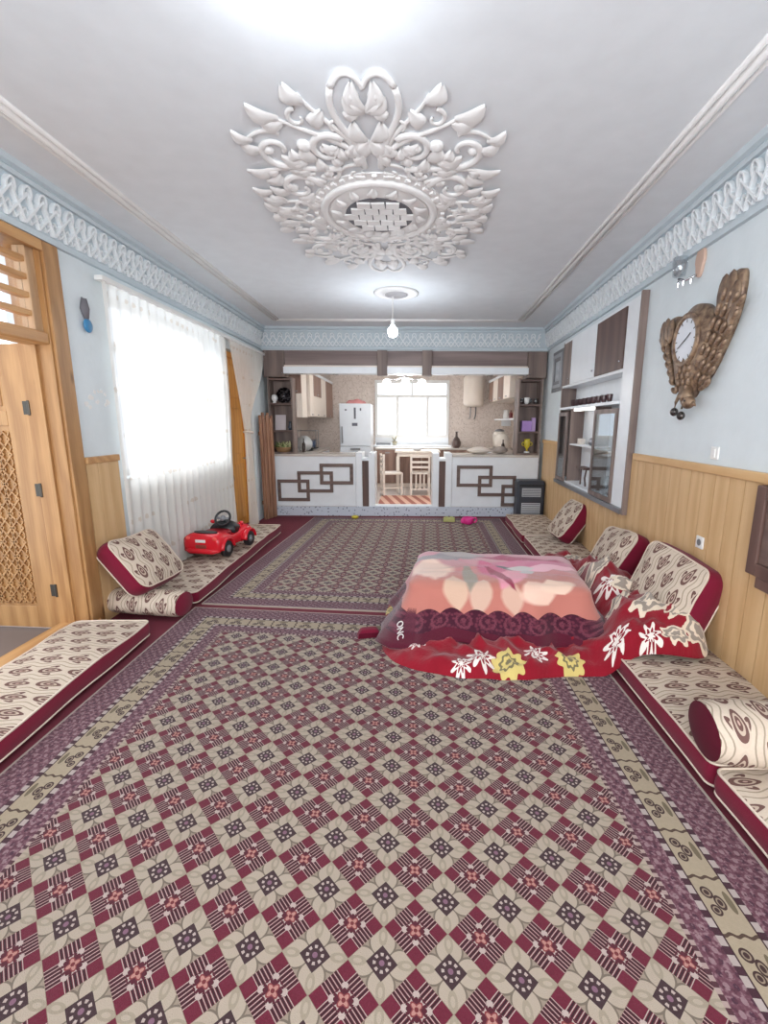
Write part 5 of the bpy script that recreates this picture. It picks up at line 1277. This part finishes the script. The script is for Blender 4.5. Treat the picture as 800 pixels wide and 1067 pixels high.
obj('foot', MB().lathe([(.045, 0), (.045, .025), (.02, .03)], 16), WHITEP, T); obj('cup', MB().lathe([(.018, .03), (.012, .06), (.045, .11), (.055, .18), (.045, .20), (.05, .23), (.04, .225), (.01, .12)], 18), YELLOW, T, True)
for sx in (-1, 1): obj('handle', MB().torus((sx * .055, 0, .15), .03, .008, 16, 8, 1, 1, 'xz'), YELLOW, T, True)
# left kitchen worktop
KW = KF + .881
item('bottle', 'dark slim bottle at the front of the left kitchen worktop', 'bottle', bottle(.26, .03), mat('dark_bottle', rgb(60, 44, 40), .2), (-1.93, 8.42, KW))
item('serving_platter', 'white oval platter standing on the left kitchen worktop', 'platter', plate_up(.15), WHITE, (-1.98, 8.74, KW + .002), rot=(-.2, 0, .5))
for k in range(4): item('jar', ('white jar near the wall at the front', 'clear jar in front', 'white jar near the wall at the back', 'clear jar at the back')[k] + ' of the left worktop cluster', 'jar', MB().lathe([(.035, 0), (.04, .01), (.04, .13), (.03, .15), (.03, .17), (.002, .17)], 14), TABLEGLASS if k % 2 else WHITEP, (-2.22 + .09 * (k % 2), 8.95 + .10 * (k // 2) + .03 * (k % 2), KW), group='jars on the left kitchen worktop')
T = thing('cooking_pan', 'black pan with handle on the left kitchen worktop', 'pan', (-1.98, 9.05, KW)); obj('pan_body', MB().lathe([(.08, 0), (.11, .05), (.105, .05), (.075, .008), (.003, .008)], 20), BLACKP, T, True); obj('handle', MB().tube([(.10, 0, .045), (.20, -.06, .06)], .010, 8), BLACKP, T)
T = thing('dish_rack', 'steel dish rack with blue items at the end of the left worktop', 'dish rack', (-2.05, 9.36, KW))
m = MB()
for z in (.02, .20, .38): m.tube([(-.18, -.12, z), (.18, -.12, z), (.18, .12, z), (-.18, .12, z), (-.18, -.12, z)], .006, 6)
for x in (-.18, .18):
    for y in (-.12, .12): m.tube([(x, y, 0), (x, y, .40)], .006, 6)
obj('rack_frame', m, STEEL, T)
for k in range(5): item('upright_plate', ('leftmost', 'second from left', 'middle', 'second from right', 'rightmost')[k] + ' blue grey plate in the dish rack', 'plate', plate_up(.085), mat('blue_glaze', rgb(96, 112, 146), .3), (-2.17 + .06 * k, 9.36, KW + .03), rot=(0, 0, 1.35), group='plates in the dish rack')
# right kitchen worktop: urn, bags, bottles
T = thing('tea_urn', 'steel and white tea urn on the right kitchen worktop', 'urn', (1.90, 9.75, KW))
obj('base', MB().lathe([(.12, 0), (.12, .03), (.09, .05)], 20), BLACKP, T, True); obj('tank', MB().lathe([(.09, .05), (.13, .08), (.14, .30), (.12, .36), (.09, .38)], 24), mat('cream_enamel', rgb(226, 216, 204), .3), T, True); obj('lid', MB().lathe([(.10, .38), (.09, .41), (.03, .43), (.002, .435)], 20), STEEL, T, True); obj('tap', MB().tube([(0, -.13, .12), (0, -.19, .12), (0, -.19, .08)], .010, 8), STEEL, T)
def sack(label, loc, s, seed, mt):
    m = MB(); 
    R = []
    for i in range(11):
        q = i / 10; rr = (math.sin(PI * (q * .94 + .03)) ** .55)
        R.append([(s[0] * rr * math.cos(a) * (1 + .12 * noise.noise(Vector((math.cos(a) * 2, math.sin(a) * 2, q * 3 + seed)))), s[1] * rr * math.sin(a), s[2] * q) for a in [2 * PI * k / 22 for k in range(22)]])
    item('cloth_bundle', label, 'bundle', m.rings(R), mt, loc)
sack('white crumpled cloth bundle on the right counter worktop', (1.20, WB + .28, 1.036), (.20, .15, .12), 1, WHITECLOTH)
sack('cream cloth bundle beside the urn on the right worktop', (1.86, 9.25, KW), (.15, .13, .36), 4, WHITECLOTH)
sack('small grey cloth bundle beside the right open shelf', (1.57, WB + .30, 1.036), (.13, .12, .13), 7, mat('grey_cloth', rgb(170, 158, 150), .9))
item('bottle', 'dark bottle behind the bundles on the right kitchen worktop', 'bottle', bottle(.24, .032), MATS['dark_bottle'], (1.78, 8.75, KW))
item('bottle', 'red capped jar on the right kitchen shelf', 'jar', bottle(.16, .035), mat('dark_red_glass', rgb(110, 40, 44), .25), (2.0, 9.2, 1.651))
item('white_jug', 'white jug on the right kitchen shelf', 'jug', MB().lathe([(.05, 0), (.065, .05), (.05, .14), (.055, .18), (.05, .18), (.04, .14), (.003, .02)], 16), WHITEP, (2.02, 9.75, 1.651))
item('glass_demijohn', 'dark round bottle with long neck on the worktop beside the kitchen window', 'bottle', MB().lathe([(.07, 0), (.10, .05), (.105, .12), (.07, .20), (.028, .25), (.022, .34), (.03, .345), (.03, .36), (.002, .36)], 20), mat('brown_bottle_glass', rgb(96, 78, 74), .2), (1.06, KB - .50, KF + .881))
item('flower_pot', 'small pale pot with sprig on the window ledge', 'plant', MB().lathe([(.04, 0), (.055, .07), (.06, .09), (.05, .09), (.01, .08)], 14).tube([(0, 0, .08), (.02, 0, .16), (.05, 0, .22)], [.012, .02, .006], 8).tube([(0, 0, .08), (-.03, 0, .15), (-.06, 0, .18)], [.012, .018, .005], 8), mat('pale_olive_pot', rgb(170, 164, 140), .6), (-.34, KB - .2, 1.051))
item('tray', 'grey tray at the left end of the window ledge', 'tray', box(-.16, .16, -.05, .05, 0, .05), GREYP, (-.60, KB - .18, 1.051), False)
T = thing('food_bowl', 'white bowl with dark food on the kitchen table', 'bowl', (.16, 9.70, KF + .856)); obj('bowl', MB().lathe([(.06, 0), (.09, .02), (.14, .07), (.135, .07), (.08, .025), (.003, .02)], 20), WHITE, T, True); obj('food', MB().lathe([(.11, .045), (.08, .06), (.003, .065)], 16), BLACKP, T, True)

# ------------------------------------------------------------------ heater and toys in front of the right counter
T = thing('gas_heater', 'charcoal plastic heater with two grey grille windows beside the right counter', 'heater', (1.965, 7.38, .0), math.radians(-2))
obj('case', box(-.22, .22, -.15, .15, .05, .66), DGREYP, T, bevel=.04)
obj('foot_base', box(-.225, .225, -.16, .16, 0, .06), DGREYP, T, bevel=.01)
for z0, z1 in ((.12, .30), (.40, .54)):
    g = obj('grille_window', box(-.15, .15, -.158, -.149, z0, z1), mat('heater_grille', rgb(188, 192, 198), .3), T, bevel=.004)
    for k in range(5): obj('grille_bar', box(-.14, .14, -.163, -.157, z0 + .02 + k * (z1 - z0 - .04) / 4 - .004, z0 + .02 + k * (z1 - z0 - .04) / 4 + .004), DGREYP, g)
obj('handle_lip', box(-.20, .20, -.165, -.15, .57, .60), BLACKP, T, bevel=.005)
T = thing('toy_block', 'pink plastic toy cup on the far rug', 'toy', (.92, 6.93, .012), .3)
obj('cup', MB().lathe([(.05, 0), (.08, .02), (.095, .10), (.085, .11), (.07, .03), (.003, .02)], 14), PINKPL, T, True); obj('handle', MB().torus((.11, 0, .06), .035, .012, 16, 8, 1, 1, 'xz'), PINKPL, T, True); obj('rim_tab', box(-.12, -.06, -.04, .04, .02, .09), PINKPL, T, bevel=.02)
T = thing('toy_block', 'yellow-green toy brick on the far rug beside the pink cup', 'toy', (.64, 7.12, .012), -.1)
obj('brick', box(-.09, .09, -.05, .05, 0, .065), YGREEN, T, bevel=.008); obj('stud', MB().lathe([(.022, .06), (.022, .082), (.002, .083)], 12, (-.04, 0, 0)), YGREEN, T); obj('stud', MB().lathe([(.022, .06), (.022, .082), (.002, .083)], 12, (.04, 0, 0)), YGREEN, T)
item('toy_ball', 'tiny yellow toy lying on the rug before the left counter', 'toy', MB().ball((0, 0, .03), (.06, .035, .03), 12, 8), YELLOW, (-.88, 7.30, .012))
